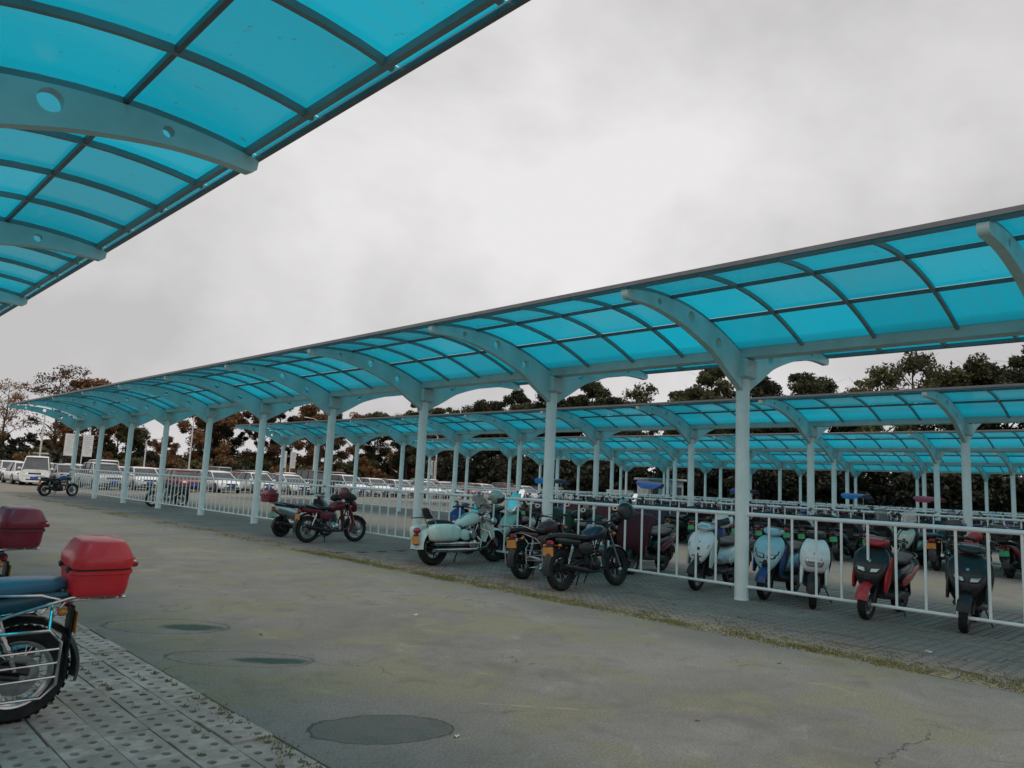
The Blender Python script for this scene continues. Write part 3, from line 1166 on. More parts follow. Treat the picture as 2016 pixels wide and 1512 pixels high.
def add_top_box(T, x, z, col, w=.2, l=.17, h=.15):
    p = paint(col[0]+'_box', tuple(min(255, int(c*1.16)) for c in col[1]), 0.36, 0.3)
    base = MB().loft([(x, z, w*.80, l*.78), (x, z+.012, w*.90, l*.88), (x, z+.05, w*.95, l*.93), (x, z+h*.9, w*.99, l*.98), (x, z+h, w*.99, l*.98)], 32, 5.5, 0, 1, 0.0)
    i = T.add('top_box', base, p, angle=50)
    z1 = z+h+.012
    lid = MB().loft([(x, z1, w*1.02, l*1.02), (x, z1+h*.10, w*1.04, l*1.04), (x, z1+h*.34, w*1.03, l*1.03), (x, z1+h*.42, w*1.0, l*1.0), (x, z1+h*.80, w*.84, l*.82),
                     (x, z1+h*.93, w*.74, l*.72), (x, z1+h*.98, w*.62, l*.6)], 32, 5.0, 0, 1, 0.06)
    T.add('lid', lid, p, parent=i, angle=22)
    T.add('seam', MB().loft([(x, z+h-.002, w*.985, l*.975), (x, z+h+.014, w*.985, l*.975)], 32, 5.5, 0, 1, 0.0), black_plastic, parent=i)
    T.add('lip', MB().loft([(x, z+h-.026, w*1.0, l*1.0), (x, z+h-.02, w*1.035, l*1.035), (x, z+h-.006, w*1.035, l*1.035), (x, z+h-.001, w*1.0, l*1.0)], 32, 5.5, 0, 1, 0.0), p, parent=i)
    T.add('latch', MB().bbox((x-l*1.03, 0, z+h-.005), (.024, .08, .07), .008), p, parent=i)
    T.add('sticker', MB().bbox((x+l*.62, -w*.93, z1+h*.56), (.05, .004, .03), .001, Matrix.Rotation(R(-28), 3, 'X')), plate_white, parent=i)
    T.add('box_badge', MB().bbox((x, -w*1.045, z+h-.012), (.11, .006, .014), .002), black_plastic, parent=i)
    T.add('carry_handle', MB().tube([(x-l*1.0, -.06, z1+h*.2), (x-l*1.14, -.055, z1+h*.22), (x-l*1.14, .055, z1+h*.22), (x-l*1.0, .06, z1+h*.2)], .009, 6), p, parent=i)
    for sg in (-1, 1):
        T.add('hinge', MB().bbox((x+l*1.02, sg*w*.5, z+h), (.02, .05, .035), .006), black_plastic, parent=i)
        T.add('reflector', MB().bbox((x-l*1.0, sg*w*.62, z+h+h*.18), (.05, .08, .035), .008), red_lens, parent=i)


def helmet_template(col, visor=True):
    T = Template()
    p = paint(*col, 0.2, 0.7)
    shell = MB()
    rows = []
    for i in range(11):
        t = math.pi*(i/10)*0.78
        rows.append([(0.145*math.sin(t)*math.cos(2*math.pi*j/18)*1.08, 0.125*math.sin(t)*math.sin(2*math.pi*j/18), 0.02+0.14*math.cos(t)) for j in range(18)])
    b = shell.quadgrid(rows, closed_u=True, flip=True)
    shell.f.append(tuple(b+10*18+j for j in range(18)))
    T.add('shell', shell, p)
    if visor:
        v = MB()
        rows = []
        for i in range(4):
            t = math.pi*(0.40+0.08*i)
            rows.append([(0.15*math.sin(t)*math.cos(a)*1.09, 0.13*math.sin(t)*math.sin(a), 0.02+0.145*math.cos(t)) for a in np.linspace(-1.1, 1.1, 9)])
        v.quadgrid(rows)
        T.add('visor', v, car_glass)
    T.add('trim', MB().lathe([(.088, -.085), (.098, -.085), (.098, -.07), (.088, -.07)], axis='z', n=18, closed=True), black_plastic)
    return T


def motorcycle(paint_col=('black', (22, 22, 24)), tank_col=None, wheelbase=1.30, r=0.295, wheel_style='five', rim=None, box=None, rack=False,
               side_guard=False, leg_shield=None, fairing=None, apron=None, muffs=False, plate=plate_orange, tail=None, seat=seat_vinyl,
               engine=alloy, exhaust_mat=chrome, flap=False, tank_bulge=1.0, crash=False, screen=False, rack_z=.86, box_back=.30):
    T = Template()
    p = paint(*paint_col)
    tp = paint(*tank_col) if tank_col else p
    rim = rim or alloy
    xr, xf = -wheelbase/2, wheelbase/2
    add_wheel(T, xf, r, .085, wheel_style, rim)
    add_wheel(T, xr, r, .10, wheel_style, rim)
    # steering head at about (xf-.27, .84)
    hx, hz = xf-.27, .86
    for sg in (-1, 1):
        T.add('fork_leg', MB().tube([(xf, sg*.085, r), (xf-.09, sg*.085, r+.19)], .024, 10)
              .tube([(xf-.09, sg*.085, r+.19), (hx+.01, sg*.085, hz+.05)], .016, 10), chrome)
        T.add('shock_absorber', MB().tube([(xr+.03, sg*.13, r+.05), (xr+.15, sg*.12, .66)], .014, 8)
              .tube([(xr+.05+.1*q/9, sg*(.13-.008*q/9), r+.12+.2*q/9) for q in range(10)], [.026 if q % 2 else .019 for q in range(10)], 8), chrome)
        T.add('swing_arm', MB().tube([(xr, sg*.11, r), (xr+.45, sg*.08, r+.09)], .02, 8), dark_metal)
        T.add('foot_peg', MB().tube([(.02, sg*.13, .30), (.02, sg*.25, .31)], .016, 8).tube([(-.28, sg*.13, .36), (-.28, sg*.23, .37)], .014, 8), rubber)
        T.add('turn_signal', MB().tube([(hx+.03, sg*.07, .82), (hx+.03, sg*.15, .82)], .007, 6).ball((hx+.03, sg*.18, .82), (.03, .035, .025), 10, 6), orange_lens)
        T.add('turn_signal', MB().tube([(xr-.16, sg*.05, .66), (xr-.17, sg*.12, .66)], .007, 6).ball((xr-.17, sg*.15, .66), (.03, .033, .024), 10, 6), orange_lens)
    T.add('yoke', MB().bbox((hx+.03, 0, hz-.01), (.07, .22, .035), .01).bbox((hx-.005, 0, hz+.06), (.07, .22, .03), .01), dark_metal)
    T.add('front_fender', MB().fender((xf, 0, r), r+.035, 20, 150, .06, .005, 12, .03), p)
    T.add('rear_fender', MB().fender((xr, 0, r), r+.06, 65, 192, .07, .005, 12, .03), black_plastic)
    fr = MB()
    for sg in (-1, 1):
        fr.tube([(hx, sg*.03, hz-.06), (hx-.12, sg*.10, .50), (hx-.15, sg*.11, .28), (-.05, sg*.11, .24), (-.22, sg*.10, .40), (-.22, sg*.10, .62)], .015, 8)
        fr.tube([(hx, sg*.03, hz-.04), (-.05, sg*.09, .70), (-.22, sg*.10, .64), (xr-.1, sg*.10, .69)], .014, 8)
    T.add('frame', fr, dark_metal)
    # engine
    e = MB()
    e.lathe([(0, -.13), (.10, -.13), (.125, -.11), (.13, .11), (.105, .13), (0, .13)], c=(.02, 0, .35), n=22)
    e.lathe([(0, -.10), (.10, -.10), (.115, .10), (0, .10)], c=(-.16, 0, .37), n=18)
    e.bbox((-.06, 0, .30), (.34, .20, .14), .03)
    ei = T.add('engine', e, engine)
    cy = MB()
    for q in range(8):
        rot = Matrix.Rotation(R(-18), 3, 'Y')
        c = Vector((.07, 0, .48))+rot @ Vector((0, 0, q*.022))
        cy.bbox(c, (.15 if q % 2 else .12, .15 if q % 2 else .12, .013), .01, rot)
    cy.bbox(Vector((.07, 0, .48))+Matrix.Rotation(R(-18), 3, 'Y') @ Vector((0, 0, .20)), (.12, .12, .07), .02, Matrix.Rotation(R(-18), 3, 'Y'))
    T.add('cylinder', cy, engine, parent=ei)
    for sg in (-1, 1):
        T.add('engine_cover', MB().lathe([(0, sg*.165), (.06, sg*.165), (.085, sg*.15), (.09, sg*.13), (0, sg*.13)], c=(.02, 0, .35), n=20), chrome if engine is alloy else dark_metal, parent=ei)
    ex = MB().tube([(.16, -.05, .56), (.25, -.07, .50), (.24, -.10, .34), (.12, -.13, .25), (-.15, -.15, .25)], .02, 10)
    xi = T.add('exhaust_pipe', ex, exhaust_mat)
    T.add('muffler', MB().tube([(-.12, -.15, .25), (-.2, -.155, .26), (-.28, -.16, .275), (xr-.05, -.175, .35), (xr-.12, -.175, .36)], [.02, .034, .043, .046, .036], 14), exhaust_mat, parent=xi)
    # tank, seat, side covers, tail
    b = tank_bulge
    T.add('fuel_tank', MB().loft([(hx-.03, .80, .045, .05), (hx-.10, .83, .12*b, .10), (hx-.22, .84, .145*b, .115), (hx-.36, .80, .125*b, .095), (hx-.46, .75, .08, .06)], 18, 2.6), tp)
    T.add('filler_cap', MB().lathe([(0, 0), (.03, 0), (.034, .012), (0, .016)], c=(hx-.2, 0, .952), axis='z', n=14), chrome)
    T.add('seat', MB().loft([(hx-.40, .77, .06, .03), (hx-.50, .77, .115, .042), (-.25, .765, .14, .045), (xr+.15, .79, .13, .048), (xr-.12, .80, .10, .04), (xr-.20, .80, .06, .025)], 16, 3.2), seat)
    for sg in (-1, 1):
        T.add('side_cover', MB().loft([(-.06, .60, .02, .06), (-.16, .60, .03, .10), (-.30, .61, .03, .085), (-.38, .64, .015, .04)], 12, 2.6, sg*.115), p)
        T.add('tail_panel', MB().loft([(-.34, .70, .018, .035), (-.52, .705, .022, .045), (xr-.10, .73, .018, .04), (xr-.2, .75, .012, .02)], 10, 2.4, sg*.105), paint(*tail) if tail else p)
        T.add('chain_guard', MB().tube([(xr-.05, sg*.10, r+.03), (xr+.40, sg*.10, r+.13)], .022, 6), black_plastic)
    T.add('tail_light', MB().bbox((xr-.215, 0, .70), (.06, .13, .075), .02), red_lens)
    pi = T.add('plate_bracket', MB().bbox((xr-.25, 0, .57), (.02, .12, .20), .005), black_plastic)
    T.add('plate', MB().bbox((xr-.268, 0, .57), (.006, .20, .13), .003), plate, parent=pi)
    if flap:
        T.add('mud_flap', MB().bbox((xr-.245, 0, .36), (.012, .18, .26), .01), rubber, parent=pi)
    # head light and controls
    hl = T.add('headlight', MB().lathe([(0, -.11), (.05, -.10), (.085, -.04), (.092, 0), (.088, .012)], c=(hx+.14, 0, .80), axis='x', n=20), p if not fairing else black_plastic)
    T.add('headlight_lens', MB().lathe([(.086, 0), (.07, .02), (.04, .03), (0, .033)], c=(hx+.145, 0, .80), axis='x', n=20), lamp_glass, parent=hl)
    T.add('instrument', MB().lathe([(0, 0), (.045, 0), (.05, .04), (.045, .05), (0, .05)], c=(hx+.06, .055, .93), axis='z', n=14).lathe([(0, 0), (.045, 0), (.05, .04), (.045, .05), (0, .05)], c=(hx+.06, -.055, .93), axis='z', n=14), black_plastic)
    add_bars(T, hx-.02, .98, .35)
    add_mirrors(T, hx-.06, .24, 1.02, .17)
    cb = MB()
    for sg in (-1, 1):
        cb.tube([(hx-.07, sg*.22, 1.03), (hx+.10, sg*.16, 1.06), (hx+.12, sg*.06, .95), (hx+.03, sg*.04, .72)], .005, 5)
        cb.tube([(hx-.05, sg*.20, 1.02), (hx+.13, sg*.10, 1.0), (hx+.10, sg*.09, .75), (xf-.06, sg*.075, r+.22), (xf-.02, sg*.06, r+.06)], .004, 5)
    cb.tube([(.0, .09, .62), (.08, .13, .55), (.05, .14, .42)], .009, 6).tube([(-.1, -.1, .6), (.0, -.13, .52), (.02, -.14, .40)], .007, 6)
    T.add('cables', cb, black_plastic)
    T.add('battery_box', MB().bbox((-.20, 0, .55), (.2, .16, .18), .02), black_plastic)
    T.add('kick_lever', MB().tube([(-.10, -.14, .34), (-.12, -.19, .36), (-.20, -.20, .50), (-.20, -.27, .52)], .009, 6), chrome)
    T.add('side_stand', MB().tube([(-.08, .12, .26), (-.03, .26, .02)], .011, 6).bbox((-.02, .265, .012), (.06, .03, .012), .004), dark_metal)
    T.add('centre_stand', MB().tube([(-.18, .10, .22), (-.30, .13, .10)], .012, 6).tube([(-.18, -.10, .22), (-.30, -.13, .10)], .012, 6), dark_metal)
    if rack or box:
        rk = MB()
        z0 = rack_z
        for sg in (-1, 1):
            rk.tube([(xr+.20, sg*.13, .77), (xr-.05, sg*.145, (z0+.80)/2), (xr-.18, sg*.13, z0), (xr-box_back-.16, sg*.11, z0)], .009, 8)
            rk.tube([(xr-.2, sg*.1, z0), (xr-.12, sg*.1, z0-.12)], .008, 6)
        for q in range(4):
            rk.tube([(xr-box_back+.14-.09*q, -.13, z0+.005), (xr-box_back+.14-.09*q, .13, z0+.005)], .007, 6)
        T.add('rear_rack', rk, chrome)
    if box:
        add_top_box(T, xr-box_back, rack_z+.015, box, .195, .175, .165)
    if side_guard:
        for sg in (-1, 1):
            sgm = MB()
            Y = sg*.22
            pts = [(xr+.26, Y, .24), (xr+.26, Y, .50), (xr+.18, Y, .57), (xr-.10, Y, .57), (xr-.17, Y, .50), (xr-.17, Y, .26), (xr-.10, Y, .19), (xr+.2, Y, .19)]
            sgm.tube(pts, .010, 8, closed=True)
            for zz in (.29, .37, .45):
                sgm.tube([(xr+.26, Y, zz), (xr-.17, Y, zz+.015)], .007, 6)
            sgm.tube([(xr+.2, Y, .57), (xr+.2, sg*.12, .66)], .008, 6)
            sgm.tube([(xr-.1, Y, .57), (xr-.12, sg*.12, .70)], .008, 6)
            sgm.tube([(xr+.35, sg*.14, .55), (xr+.1, sg*.17, .66), (xr-.2, sg*.16, .74), (xr-.3, sg*.12, .74)], .010, 8)
            T.add('side_guard', sgm, chrome)
    if crash or leg_shield:
        for sg in (-1, 1):
            T.add('crash_bar', MB().tube([(hx-.06, sg*.04, .62), (hx-.02, sg*.22, .58), (hx-.02, sg*.27, .46), (hx-.04, sg*.22, .33), (hx-.12, sg*.10, .28)], .012, 8), chrome)
    if leg_shield:
        lp = paint(*leg_shield)
        for sg in (-1, 1):
            T.add('leg_shield', MB().loft([(hx+.02, .22, .055, .012), (hx+.05, .34, .085, .016), (hx+.05, .50, .085, .018), (hx+.02, .66, .07, .016), (hx-.01, .76, .045, .01)], 12, 3.0, sg*.19), lp)
    if fairing:
        fp = paint(*fairing)
        T.add('fairing', MB().loft([(hx+.23, .70, .07, .03), (hx+.215, .76, .13, .055), (hx+.17, .86, .155, .075), (hx+.11, .95, .13, .05), (hx+.05, 1.04, .09, .012)], 18, 2.8), fp)
        T.add('headlight_lens', MB().loft([(hx+.262, .75, .06, .02), (hx+.268, .80, .085, .03), (hx+.245, .86, .07, .02)], 14, 2.8), lamp_glass)
    if screen:
        T.add('windscreen', MB().loft([(hx+.16, .90, .12, .006), (hx+.10, 1.02, .15, .006), (hx+.02, 1.16, .12, .005)], 16, 3), smoke_glass)
    if muffs:
        for sg in (-1, 1):
            T.add('hand_muff', MB().loft([(hx+.05, 1.0, .07, .05), (hx-.04, 1.03, .09, .085), (hx-.14, 1.03, .085, .085), (hx-.22, 1.01, .05, .05)], 14, 2.4, sg*.31), black_plastic)
    if apron:
        ap = mat('apron_'+apron[0], lin(*apron[1]), .75, 0, .3, 14, .5)
        T.add('wind_apron', MB().loft([(hx+.10, .48, .26, .02), (hx+.13, .62, .30, .035), (hx+.10, .78, .32, .05), (hx+.02, .94, .31, .06), (hx-.08, 1.04, .26, .05), (hx-.16, 1.06, .18, .03)], 18, 3.0), ap)
    return T


def cruiser(paint_col):
    T = Template()
    p = paint(*paint_col)
    rr_, rf = .315, .31
    xr, xf = -.78, .78
    add_wheel(T, xf, rf, .10, 'five', dark_metal)
    add_wheel(T, xr, rr_, .17, 'five', dark_metal)
    hx, hz = xf-.42, .86
    for sg in (-1, 1):
        T.add('fork_leg', MB().tube([(xf, sg*.10, rf), (xf-.14, sg*.10, rf+.20)], .027, 10).tube([(xf-.14, sg*.10, rf+.2), (hx-.01, sg*.10, hz+.08)], .02, 10), chrome)
        T.add('fork_shroud', MB().loft([(xf-.13, rf+.16, .045, .04), (xf-.17, rf+.26, .06, .065), (xf-.24, rf+.38, .055, .06), (xf-.30, rf+.47, .035, .035)], 14, 2.6, sg*.105), p)
        T.add('saddlebag', MB().loft([(xr+.38, .56, .07, .05), (xr+.34, .57, .10, .13), (xr+.10, .58, .115, .155), (xr-.20, .575, .11, .15), (xr-.27, .57, .07, .10)], 18, 4.0, sg*.27), p)
        T.add('turn_signal', MB().tube([(hx+.06, sg*.10, .80), (hx+.07, sg*.18, .80)], .008, 6).ball((hx+.07, sg*.22, .80), (.03, .04, .03), 10, 6), orange_lens)
        T.add('foot_board', MB().bbox((.28, sg*.28, .27), (.30, .11, .025), .01), rubber)
        T.add('spot_lamp', MB().lathe([(0, -.09), (.06, -.06), (.075, 0), (.07, .01), (0, .022)], c=(hx+.24, sg*.21, .78), axis='x', n=18), chrome)
        T.add('crash_bar', MB().tube([(hx-.04, sg*.05, .66), (hx+.04, sg*.28, .58), (hx+.04, sg*.33, .44), (hx-.02, sg*.25, .30), (hx-.10, sg*.1, .26)], .014, 8), chrome)
        T.add('side_cover', MB().loft([(.02, .52, .03, .05), (-.10, .53, .045, .11), (-.24, .55, .03, .07)], 12, 2.6, sg*.14), p)
        T.add('swing_arm', MB().tube([(xr, sg*.13, rr_), (-.2, sg*.12, rr_+.03)], .024, 8), dark_metal)
    fr = MB()
    for sg in (-1, 1):
        fr.tube([(hx, sg*.03, hz-.08), (hx-.06, sg*.12, .45), (hx-.10, sg*.13, .24), (-.15, sg*.13, .22), (-.30, sg*.12, .38), (-.30, sg*.12, .58)], .018, 8)
        fr.tube([(hx, sg*.03, hz), (-.1, sg*.09, .66), (-.32, sg*.12, .60), (xr-.05, sg*.12, .66)], .016, 8)
    T.add('frame', fr, dark_metal)
    e = MB()
    e.lathe([(0, -.17), (.12, -.17), (.15, -.14), (.15, .14), (.12, .17), (0, .17)], c=(.06, 0, .34), n=22)
    e.bbox((-.12, 0, .32), (.3, .26, .2), .04)
    ei = T.add('engine', e, dark_metal)
    for an in (-32, 26):
        cy = MB()
        rot = Matrix.Rotation(R(an), 3, 'Y')
        for q in range(8):
            c = Vector((.06, 0, .42))+rot @ Vector((0, 0, q*.026))
            cy.bbox(c, (.17 if q % 2 else .14,)*2+(.015,), .01, rot)
        cy.bbox(Vector((.06, 0, .42))+rot @ Vector((0, 0, .225)), (.13, .15, .06), .02, rot)
        T.add('cylinder', cy, alloy, parent=ei)
    for sg in (-1, 1):
        T.add('engine_cover', MB().lathe([(0, sg*.205), (.07, sg*.205), (.10, sg*.185), (.105, sg*.17), (0, sg*.17)], c=(.08, 0, .34), n=20), chrome, parent=ei)
    T.add('air_filter', MB().lathe([(0, -.25), (.07, -.25), (.085, -.23), (.085, -.13), (0, -.13)], c=(.03, 0, .55), n=18), chrome, parent=ei)
    for zz, xx in ((.26, .0), (.37, .05)):
        T.add('exhaust_pipe', MB().tube([(.22, -.12, .5), (.28, -.17, .40), (.2, -.21, zz), (-.1, -.22, zz), (-.25, -.225, zz), (xr-.12, -.23, zz+.01), (xr-.17, -.23, zz+.01)],
                                        [.022, .022, .024, .03, .043, .043, .034], 14), chrome)
    T.add('front_fender', MB().fender((xf, 0, rf), rf+.045, 8, 165, .085, .006, 14, .05), p)
    T.add('rear_fender', MB().fender((xr, 0, rr_), rr_+.06, 40, 185, .12, .006, 14, .06), p)
    T.add('fuel_tank', MB().loft([(hx+.01, .80, .05, .05), (hx-.10, .84, .14, .10), (hx-.25, .82, .165, .12), (hx-.45, .75, .12, .09), (hx-.58, .69, .05, .05)], 18, 2.5), p)
    T.add('tank_console', MB().loft([(hx-.1, .945, .035, .012), (hx-.3, .935, .04, .014), (hx-.48, .83, .03, .012)], 10, 2.6), chrome)
    T.add('seat', MB().loft([(hx-.52, .70, .09, .03), (-.22, .66, .17, .055), (-.42, .69, .18, .06), (-.50, .76, .15, .05), (xr+.10, .77, .13, .05), (xr-.06, .76, .09, .035)], 16, 3.0), seat_vinyl)
    sb = MB().tube([(xr+.05, -.14, .6), (xr-.08, -.13, .82), (xr-.18, -.10, 1.02), (xr-.19, 0, 1.06), (xr-.18, .10, 1.02), (xr-.08, .13, .82), (xr+.05, .14, .6)], .012, 8)
    si = T.add('sissy_bar', sb, chrome)
    T.add('back_pad', MB().loft([(xr-.08, .84, .10, .03), (xr-.12, .92, .12, .04), (xr-.165, 1.02, .09, .03)], 12, 3), seat_vinyl, parent=si)
    T.add('rear_rack', MB().tube([(xr-.1, -.12, .86), (xr-.42, -.10, .85), (xr-.42, .10, .85), (xr-.1, .12, .86)], .01, 8).tube([(xr-.26, -.11, .855), (xr-.26, .11, .855)], .008, 6), dark_metal)
    T.add('tail_light', MB().ball((xr-.37, 0, .62), (.06, .09, .06), 14, 8), red_lens)
    pb = T.add('plate_bracket', MB().bbox((xr-.39, 0, .46), (.02, .14, .2), .006), black_plastic)
    T.add('plate', MB().bbox((xr-.405, 0, .45), (.006, .20, .14), .003), plate_orange, parent=pb)
    hl = T.add('headlight', MB().lathe([(0, -.14), (.06, -.12), (.10, -.04), (.105, 0), (.10, .014)], c=(hx+.23, 0, .84), axis='x', n=22), chrome)
    T.add('headlight_lens', MB().lathe([(.098, 0), (.08, .024), (.04, .036), (0, .04)], c=(hx+.235, 0, .84), axis='x', n=22), lamp_glass, parent=hl)
    T.add('yoke', MB().bbox((hx+.02, 0, hz+.06), (.10, .27, .04), .012), dark_metal)
    T.add('windscreen', MB().loft([(hx+.20, .96, .16, .005), (hx+.12, 1.10, .20, .006), (hx+.02, 1.30, .17, .005)], 18, 3.2), smoke_glass)
    add_bars(T, hx-.06, 1.02, .42, .06, .20)
    add_mirrors(T, hx-.12, .32, 1.07, .16, 0, (.012, .07, .045), chrome)
    T.add('side_stand', MB().tube([(-.05, .15, .22), (.0, .31, .02)], .013, 6), dark_metal)
    return T


def scooter(main=('white', (222, 226, 224)), accent=None, nose='round', r=.235, wheel_style='five', seat=seat_vinyl, box=None, canopy=None, quilt=None,
            basket=False, lamp='cowl', plate=plate_green, screen=False, mirrors=True, width=1.0, under=black_plastic, cowl=None):
    T = Template()
    p = paint(*main)
    a = paint(*accent) if accent else black_plastic
    xr, xf = -.63, .64
    add_wheel(T, xf, r, .10, wheel_style, alloy)
    add_wheel(T, xr, r, .115, wheel_style, dark_metal)
    w = width
    for sg in (-1, 1):
        T.add('fork_leg', MB().tube([(xf, sg*.075, r), (xf-.11, sg*.07, .52)], .022, 10), dark_metal)
        T.add('shock_absorber', MB().tube([(xr-.02, sg*.12, r+.04), (xr+.06, sg*.11, .58)], .02, 8), dark_metal)
    if nose == 'retro':
        spine = [(xf-.06, .52, .13, .045), (xf-.02, .58, .18, .07), (xf-.02, .70, .205, .08), (xf-.08, .84, .185, .07), (xf-.15, .94, .13, .04)]
        ex = 2.7
        T.add('front_fender', MB().fender((xf, 0, r), r+.04, -2, 178, .085*w, .006, 14, .06), black_plastic)
        for sg in (-1, 1):
            T.add('side_skirt', MB().loft([(xf+.07, .33, .018, .03), (xf-.0, .42, .026, .075), (xf-.07, .54, .03, .085), (xf-.11, .70, .02, .05)], 12, 2.6, sg*.165), p)
    else:
        spine = [(xf-.01, .43, .05, .025), (xf+.025, .51, .125*w, .045), (xf+.005, .64, .185*w, .058), (xf-.06, .77, .205*w, .058), (xf-.13, .87, .18*w, .045), (xf-.18, .93, .12*w, .025)]
        ex = 3.0
        T.add('front_fender', MB().fender((xf, 0, r), r+.035, 8, 155, .07*w, .006, 14, .04), a if nose == 'sport' else under)
        for sg in (-1, 1):
            T.add('side_skirt', MB().loft([(xf-.05, .38, .018, .03), (xf-.08, .50, .024, .085), (xf-.13, .66, .026, .095), (xf-.20, .82, .016, .05)], 12, 2.6, sg*.185*w), a)
        T.add('fork_cover', MB().loft([(xf-.10, .34, .07, .03), (xf-.08, .42, .11, .045), (xf-.07, .52, .12, .05)], 14, 2.8), under)
    fc = T.add('front_cover', MB().loft(spine, 24, ex), p)
    ks = np.array(spine)

    def fx(y, z):
        hw_ = float(np.interp(z, ks[:, 1], ks[:, 2]))
        ht_ = float(np.interp(z, ks[:, 1], ks[:, 3]))
        xs_ = float(np.interp(z, ks[:, 1], ks[:, 0]))
        q = min(abs(y)/hw_, .985)
        return xs_+ht_*1.12*(1-q**ex)**(1/ex)

    def patch(quad, off, n=7):
        mb = MB()
        (ya, za), (yb, zb), (yc, zc), (yd, zd) = quad
        rows = []
        for i in range(n):
            t = i/(n-1)
            row = []
            for j in range(n):
                u = j/(n-1)
                y = (ya*(1-u)+yb*u)*(1-t)+(yd*(1-u)+yc*u)*t
                z = (za*(1-u)+zb*u)*(1-t)+(zd*(1-u)+zc*u)*t
                e_ = min(t, 1-t, u, 1-u)
                row.append((fx(y, z)+off*(0 if e_ < .01 else 1)-(.004 if e_ < .01 else 0), y, z))
            rows.append(row)
        mb.quadgrid(rows)
        return fix_normals(mb.mesh('patch', None))

    def add_patch(name, quad, off, material, parent=fc):
        me = patch(quad, off)
        me.materials.append(material)
        return T.add(name, me, parent=parent)
    if nose != 'retro':
        add_patch('garnish', [(-.055*w, .47), (.055*w, .47), (.025*w, .60), (-.025*w, .60)], .008, under)
        for sg in (-1, 1):
            add_patch('marker_lamp', [(sg*.135*w, .66), (sg*.165*w, .68), (sg*.175*w, .76), (sg*.15*w, .75)], .006, orange_lens if lamp == 'cowl' else under)
        add_patch('vent', [(-.09*w, .535), (.09*w, .535), (.10*w, .555), (-.10*w, .555)], .006, under)
    add_patch('emblem', [(-.022, .745), (.022, .745), (.022, .785), (-.022, .785)], .009, chrome)
    if lamp == 'double':
        for sg in (-1, 1):
            add_patch('headlight_surround', [(sg*.012, .60), (sg*.12*w, .615), (sg*.165*w, .70), (sg*.02, .685)], .008, black_plastic)
            add_patch('headlight_lens', [(sg*.022, .612), (sg*.112*w, .628), (sg*.15*w, .692), (sg*.03, .675)], .016, lamp_glass)
    else:
        add_patch('horn_cover', [(-.035, .64), (.035, .64), (.045, .69), (-.045, .69)], .006, under if lamp != 'oval' else p)
    T.add('leg_shield', MB().loft([(xf-.23, .32, .13, .035), (xf-.19, .48, .20*w, .03), (xf-.20, .66, .235*w, .028), (xf-.25, .82, .225*w, .026), (xf-.30, .93, .13, .02)], 18, 3.4), under)
    T.add('inner_box', MB().bbox((xf-.27, 0, .66), (.07, .26, .30), .03), under)
    T.add('floor_board', MB().loft([(xf-.20, .32, .12, .05), (.20, .29, .17*w, .045), (-.05, .29, .175*w, .045), (-.22, .33, .14, .05)], 14, 3.6), under)
    T.add('tail_body', MB().loft([(-.10, .42, .09, .08), (-.20, .50, .15*w, .13), (-.42, .58, .175*w, .12), (-.66, .65, .15*w, .085), (-.85, .71, .07, .04)], 20, 2.7), p)
    for sg in (-1, 1):
        T.add('side_panel', MB().loft([(-.16, .44, .015, .03), (-.34, .50, .03, .075), (-.60, .58, .025, .06), (-.80, .66, .012, .025)], 12, 2.4, sg*.155*w), a)
        T.add('turn_signal', MB().loft([(-.80, .63, .02, .016), (-.85, .645, .028, .02), (-.88, .65, .012, .012)], 10, 2.4, sg*.075), orange_lens)
    T.add('seat', MB().loft([(-.08, .70, .06, .025), (-.18, .725, .13, .04), (-.36, .735, .155, .045), (-.55, .765, .15, .05), (-.74, .785, .12, .045), (-.82, .785, .06, .025)], 18, 3.0), seat)
    T.add('grab_rail', MB().tube([(-.62, -.15, .76), (-.82, -.14, .80), (-.93, -.07, .82), (-.93, .07, .82), (-.82, .14, .80), (-.62, .15, .76)], .012, 8), under if box is None else chrome)
    e = MB().lathe([(0, -.13), (.09, -.13), (.11, -.10), (.11, .08), (0, .08)], c=(xr, 0, r), n=18).bbox((-.42, .09, r+.02), (.42, .09, .12), .03)
    T.add('engine', e, dark_metal)
    T.add('muffler', MB().tube([(-.34, -.14, .24), (-.45, -.155, .27), (-.78, -.165, .33), (-.84, -.165, .335)], [.03, .05, .052, .03], 12), dark_metal)
    T.add('rear_fender', MB().fender((xr, 0, r), r+.04, 70, 185, .07, .005, 10, .03), black_plastic)
    T.add('tail_light', MB().bbox((-.86, 0, .695), (.05, .14, .05), .015), red_lens)
    pi = T.add('plate_bracket', MB().bbox((-.87, 0, .55), (.015, .11, .20), .005), black_plastic)
    T.add('plate', MB().bbox((-.882, 0, .54), (.006, .19, .13), .003), plate, parent=pi)
    T.add('steering_column', MB().tube([(xf-.19, 0, .80), (xf-.26, 0, 1.0)], .035, 10), under)
    T.add('handlebar_cowl', MB().loft([(xf-.115, .955, .06, .02), (xf-.13, .985, .11*w, .042), (xf-.20, 1.015, .145*w, .045), (xf-.29, 1.025, .12*w, .038), (xf-.35, 1.025, .06, .02)], 20, 2.9), cowl or p)
    T.add('cowl_trim', MB().loft([(xf-.20, 1.045, .10*w, .016), (xf-.26, 1.06, .13*w, .018), (xf-.33, 1.05, .09*w, .014)], 14, 3), under)
    T.add('dashboard', MB().loft([(xf-.24, 1.055, .06, .012), (xf-.29, 1.06, .085, .016), (xf-.335, 1.045, .05, .01)], 12, 3), black_plastic)
